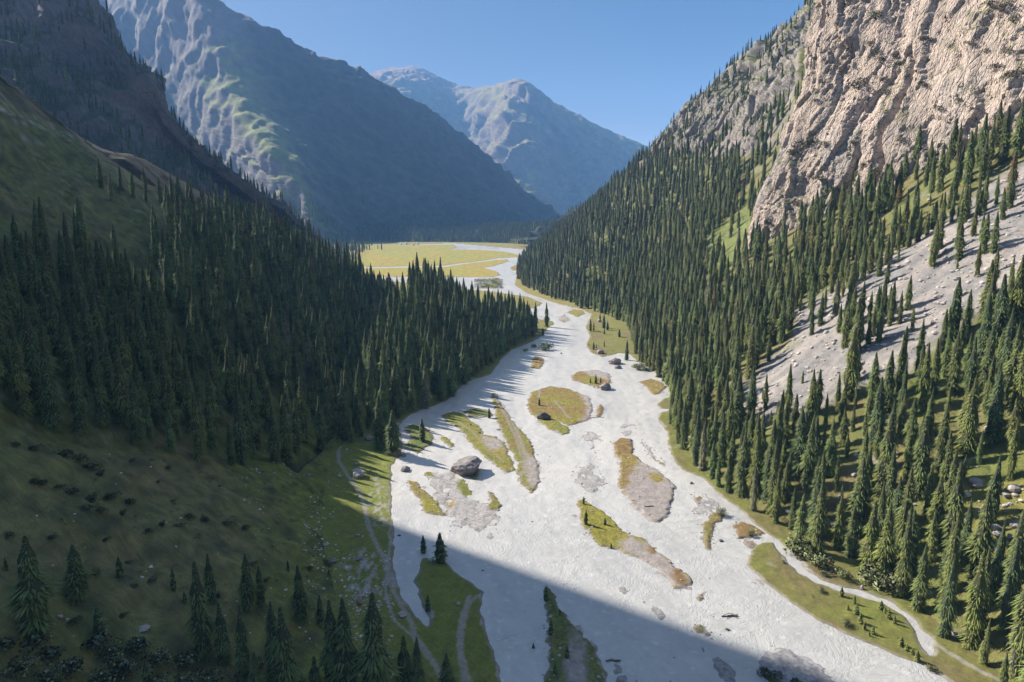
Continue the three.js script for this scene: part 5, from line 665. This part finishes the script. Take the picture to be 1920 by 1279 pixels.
const BO = [[876, 884, 56, 40, 'grey', 'great grey angular boulder standing in the left river channel'], [736, 852, 28, 15, 'pink', 'pinkish boulder at the foot of the pair of spruces on the bank'], [756, 853, 14, 9, 'pink', 'small pink boulder at the waterline right of the pair of spruces'], [762, 880, 19, 12, 'grey', 'grey boulder in the shallow left channel, smaller than the great one'], [673, 893, 32, 16, 'pale', 'pale split boulder beside the path on the sunny meadow'], [692, 826, 16, 12, 'grey', 'grey boulder at the forest corner left of the tall pair'], [1022, 785, 27, 15, 'dark', 'dark humped boulder on the broad rounded island'], [1133, 728, 23, 16, 'grey', 'pale grey boulder at the corner of the flat island with three spruces'], [1152, 680, 25, 14, 'pink', 'brown pink boulder at the downstream end of the upper sunny bank'], [1160, 689, 15, 8, 'grey', 'flat grey boulder below the brown pink one'], [1124, 662, 17, 9, 'grey', 'grey boulder on the lawn of the upper sunny bank'], [1124, 604, 8, 8, 'pale', 'pale rock by the small spruces at the top of the upper sunny bank'], [807, 1052, 12, 7, 'pale', 'flat pale rock at the head of the shaded grass tongue'], [756, 1155, 19, 10, 'pale', 'pale flat boulder between the two shaded paths'], [674, 1134, 13, 17, 'pink', 'upright pinkish boulder on the shaded meadow slope'], [679, 1120, 11, 6, 'pale', 'pale flat stone just behind the upright pinkish boulder'], [860, 1135, 9, 8, 'pale', 'small pale block on the shaded grass tongue'], [671, 1007, 9, 7, 'pale', 'white stone on the meadow just inside the shadow'], [626, 1055, 15, 9, 'grey', 'grey boulder at the edge of the stony shaded slope'], [611, 1026, 10, 7, 'pale', 'pale stone above the grey boulder of the shaded slope'], [672, 1050, 12, 7, 'grey', 'grey flat stone in the middle of the stony meadow'], [637, 897, 9, 6, 'pale', 'small pale stone left of the pale split boulder'], [668, 873, 12, 7, 'grey', 'dark grey stone on the path above the pale split boulder'], [580, 893, 10, 8, 'grey', 'grey stone in the green shade below the forest'], [273, 1178, 22, 9, 'pale', 'long pale rock on the dark slope above the bottom left thicket'], [330, 1031, 7, 6, 'pale', 'single white stone on the dark brown slope'], [114, 1152, 10, 7, 'pale', 'pale stone right of the lumpy tall spruce, upper of two'], [128, 1161, 9, 5, 'pale', 'pale stone right of the lumpy tall spruce, lower of two'], [1616, 1103, 6, 9, 'pale', 'upright white stone before the broad willow thicket'], [1905, 988, 18, 10, 'pale', 'pale boulder at the right edge in the sunny clearing, upper'], [1872, 1002, 18, 10, 'pale', 'long pale boulder in the sunny clearing left of the edge'], [1893, 1012, 16, 9, 'grey', 'grey boulder in the sunny clearing beside the long pale one'], [1852, 1012, 13, 8, 'pale', 'small pale boulder in the sunny clearing, leftmost of the row'], [1912, 1016, 14, 10, 'pale', 'pale boulder at the right edge in the sunny clearing, lower'], [1882, 930, 18, 7, 'pale', 'flat pale stone high in the sunny clearing'], [1858, 958, 12, 9, 'pink', 'pinkish stone in the middle of the sunny clearing'], [1300, 640, 18, 16, 'pale', 'pale rock outcrop in a gap of the right forest'], [1052, 662, 5, 4, 'grey', 'little rock in the river by the round grey green bush'], [984, 1144, 4, 3, 'dark', 'tiny dark rock sticking out of the smooth bottom channel'], [748, 1002, 7, 5, 'dark', 'dark little rock at the shadow edge in the left channel'], [905, 1067, 8, 3, 'dark', 'flat dark rock awash below the stout dark spruce'], [1296, 905, 8, 6, 'grey', 'grey rock in the water off the right bank'], [1352, 1012, 10, 6, 'dark', 'dark rock in the water right of the curved olive islet'], [998, 976, 6, 3, 'dark', 'small dark rock in the bright rapids']];
for (const [u, v, w, h, kind, label] of BO) { let p = place(u, v); if (u > 1290 && (v < 660 || (u > 1800 && v < 1100))) p = pick(R1, u, v); if (sdf(VALLEY, p[0], p[2]) < 2) p = [p[0], groundY(p[0], p[2]), p[2]]; const m = wm(p, 1), W = w * m / 2 * (u === 876 ? 1.3 : 1.12), H = h * m * (u === 876 ? 0.58 : 0.72), o = mesh(ROCKS[u === 876 ? 0 : Math.floor(rnd() * 3)], RM[kind]); o.position.set(p[0], p[1] + H * 0.32, p[2]); o.scale.set(W, H * 0.85, W * rr(0.75, 0.95)); o.rotation.y = rr(0, 6.28); put(o, 'boulder', label, 'boulder'); }
{
  const a = [], b = [], c = [], d = [];
  for (let k = 0; k < 5200; k++) { const u = rr(585, 740), v = rr(835, 1290), [x, z] = onFloor(u, v, 0.5), s = sdf(RIVER, x, z); if (s < 1 || sdf(VALLEY, x, z) > 6) continue; const n = fbm(x / 9, 3, z / 9, 3), dens = sstep(960, 1080, v) * 0.28 + 0.03 + sstep(0.08, 0.3, n) * 0.4; if (rnd() > dens) continue; a.push([x, groundY(x, z) + 0.02, z, Math.pow(rnd(), 4) * 0.50 + 0.07, 0.6]); }
  for (let k = 0; k < 26000; k++) { const p = sampleLoft(L1, rnd() * 0.8, rnd() * 0.35), q = toPx(...p); if (q[2] < 60 || q[0] < -40 || q[1] > 1330 || q[1] < 820) continue; const n = fbm(p[0] / 16, 7, p[2] / 16, 4); if (rnd() > 0.015 + sstep(0.12, 0.34, n) * 0.5 + (Math.abs(q[0] - 590) < 22 && q[1] > 930 ? 0.4 : 0)) continue; b.push([p[0], p[1] + 0.03, p[2], Math.pow(rnd(), 4) * 0.55 + 0.07, 0.6]); }
  for (let k = 0; k < 60000; k++) { const v = rnd() * 0.52, p = sampleLoft(R1, rnd(), v), q = toPx(...p); if (q[2] < 60 || q[0] > 2000) continue; const n = fbm(p[0] / 18, 7, p[2] / 18, 4), s = sdf(SCREE, q[0], q[1]), cl = inPoly(CLEAR, q[0], q[1]); if (rnd() > (s < 4 ? 0.5 : cl ? 0.25 + sstep(0.05, 0.3, n) * 0.7 : 0.04)) continue; c.push([p[0], p[1] + 0.05, p[2], (Math.pow(rnd(), 4) * 1.6 + 0.2) * (cl ? 1.4 : 1), 0.65]); }
  for (const I of ISLANDS.slice(0, 31)) { const xs = I.P.map((q) => q[0]), zs = I.P.map((q) => q[1]), area = (Math.max(...xs) - Math.min(...xs)) * (Math.max(...zs) - Math.min(...zs)); for (let k = 0; k < Math.min(700, area * 0.5); k++) { const x = rr(Math.min(...xs) - 1, Math.max(...xs) + 1), z = rr(Math.min(...zs) - 1, Math.max(...zs) + 1), s = sdf(I.P, x, z); if (s > 1.2 || rnd() > (s > -2.5 ? 0.5 : 0.12)) continue; d.push([x, I.h(x, z), z, Math.pow(rnd(), 3) * 0.5 + 0.12, 0.55]); } }
  for (let k = 0; k < 900; k++) { const u = rr(740, 1600), v = rr(800, 1279), [x, z] = onFloor(u, v, 0); if (sdf(RIVER, x, z) > -1) continue; const n = fbm(x / 12, 1, z / 26, 3); if (rnd() > sstep(0.08, 0.3, n)) continue; d.push([x, -0.02, z, rr(0.12, 0.42), 0.6]); }
  const pebbleMat = new THREE.MeshStandardMaterial({ vertexColors: true, roughness: 1 });
  massOf('scattered_stones', 'countless small pale stones scattered over the left bank meadow', 'stones', PEB, pebbleMat, a, () => [1.25, 1.22, 1.18]);
  massOf('scattered_stones', 'countless pale stones strewn over the shaded lower left slope', 'stones', PEB, pebbleMat, b, () => [1.2, 1.18, 1.16]);
  massOf('scattered_stones', 'loose broken rock covering the scree strip and clearing on the right', 'stones', PEB, pebbleMat, c, () => [1.12, 1.06, 1.0]);
  massOf('scattered_stones', 'wet cobbles along the gravel bars and islands of the river', 'stones', PEB, pebbleMat, d, () => [0.85, 0.82, 0.8]);
}
// driftwood
function driftwood(u, v, label, n, len, turn) { const [x, z] = onFloor(u, v, 0), g = new THREE.Group(); for (let k = 0; k < n; k++) { const pts = []; for (let i = 0; i < 6; i++) pts.push(new THREE.Vector3((i / 5 - 0.5) * len * (k ? 0.5 : 1), 0.12 + rr(-0.05, 0.12) + k * 0.1, rr(-0.2, 0.2))); const c = new THREE.CatmullRomCurve3(pts), t = mesh(new THREE.TubeGeometry(c, 14, k ? 0.09 : 0.19, 6), DW, k ? 'branch' : 'log'); t.rotation.y = k ? rr(-1.2, 1.2) : 0; t.position.x = k ? rr(-0.3, 0.3) * len : 0; g.add(t); } g.position.set(x, groundY(x, z) > 0.05 ? groundY(x, z) : 0, z); g.rotation.y = turn; put(g, 'driftwood', label, 'driftwood'); }
const DW = new THREE.MeshStandardMaterial({ color: new THREE.Color().setRGB(0.12, 0.10, 0.085), roughness: 1 });
driftwood(1368, 1156, 'dark tangle of driftwood stranded in the river near the shadow line', 7, 5, 0.1); driftwood(1112, 783, 'long dark drifted log off the lower edge of the broad rounded island', 2, 13, 0.06); driftwood(1150, 1240, 'short driftwood snag by the rusty bar at the bottom', 4, 4, 0.0); driftwood(1217, 953, 'driftwood lying on the stony part of the brown island', 2, 4, 0.15);
// round tents of the herders on the far meadow
for (const [u, v, label] of [[752, 459, 'tiny white round tent, leftmost of the camp on the far meadow'], [762, 458, 'tiny white round tent second from the left in the far camp'], [775, 460, 'tiny grey white round tent in the middle of the far camp'], [783, 458, 'tiny white round tent at the right end of the far camp']]) {
  const [x, z] = onFloor(u, v, 1.2), g = new THREE.Group(); const felt = new THREE.MeshStandardMaterial({ color: new THREE.Color().setRGB(0.62, 0.60, 0.57), roughness: 1 });
  const w = mesh(new THREE.CylinderGeometry(4.6, 4.6, 3, 16), felt, 'wall'); w.position.y = 1.5; const r = mesh(new THREE.LatheGeometry([[4.9, 2.9], [4.0, 4.2], [2.2, 5.3], [0.6, 5.9], [0, 6]].map((p) => new THREE.Vector2(...p)), 18), felt, 'roof'); const dr = mesh(new THREE.BoxGeometry(1.3, 2, 0.3), new THREE.MeshStandardMaterial({ color: new THREE.Color().setRGB(0.25, 0.12, 0.06) }), 'door'); dr.position.set(0, 1, 4.6); g.add(w, r, dr); g.position.set(x, 1.0, z); put(g, 'round_tent', label, 'tent');
}
renderer.render(scene, camera);
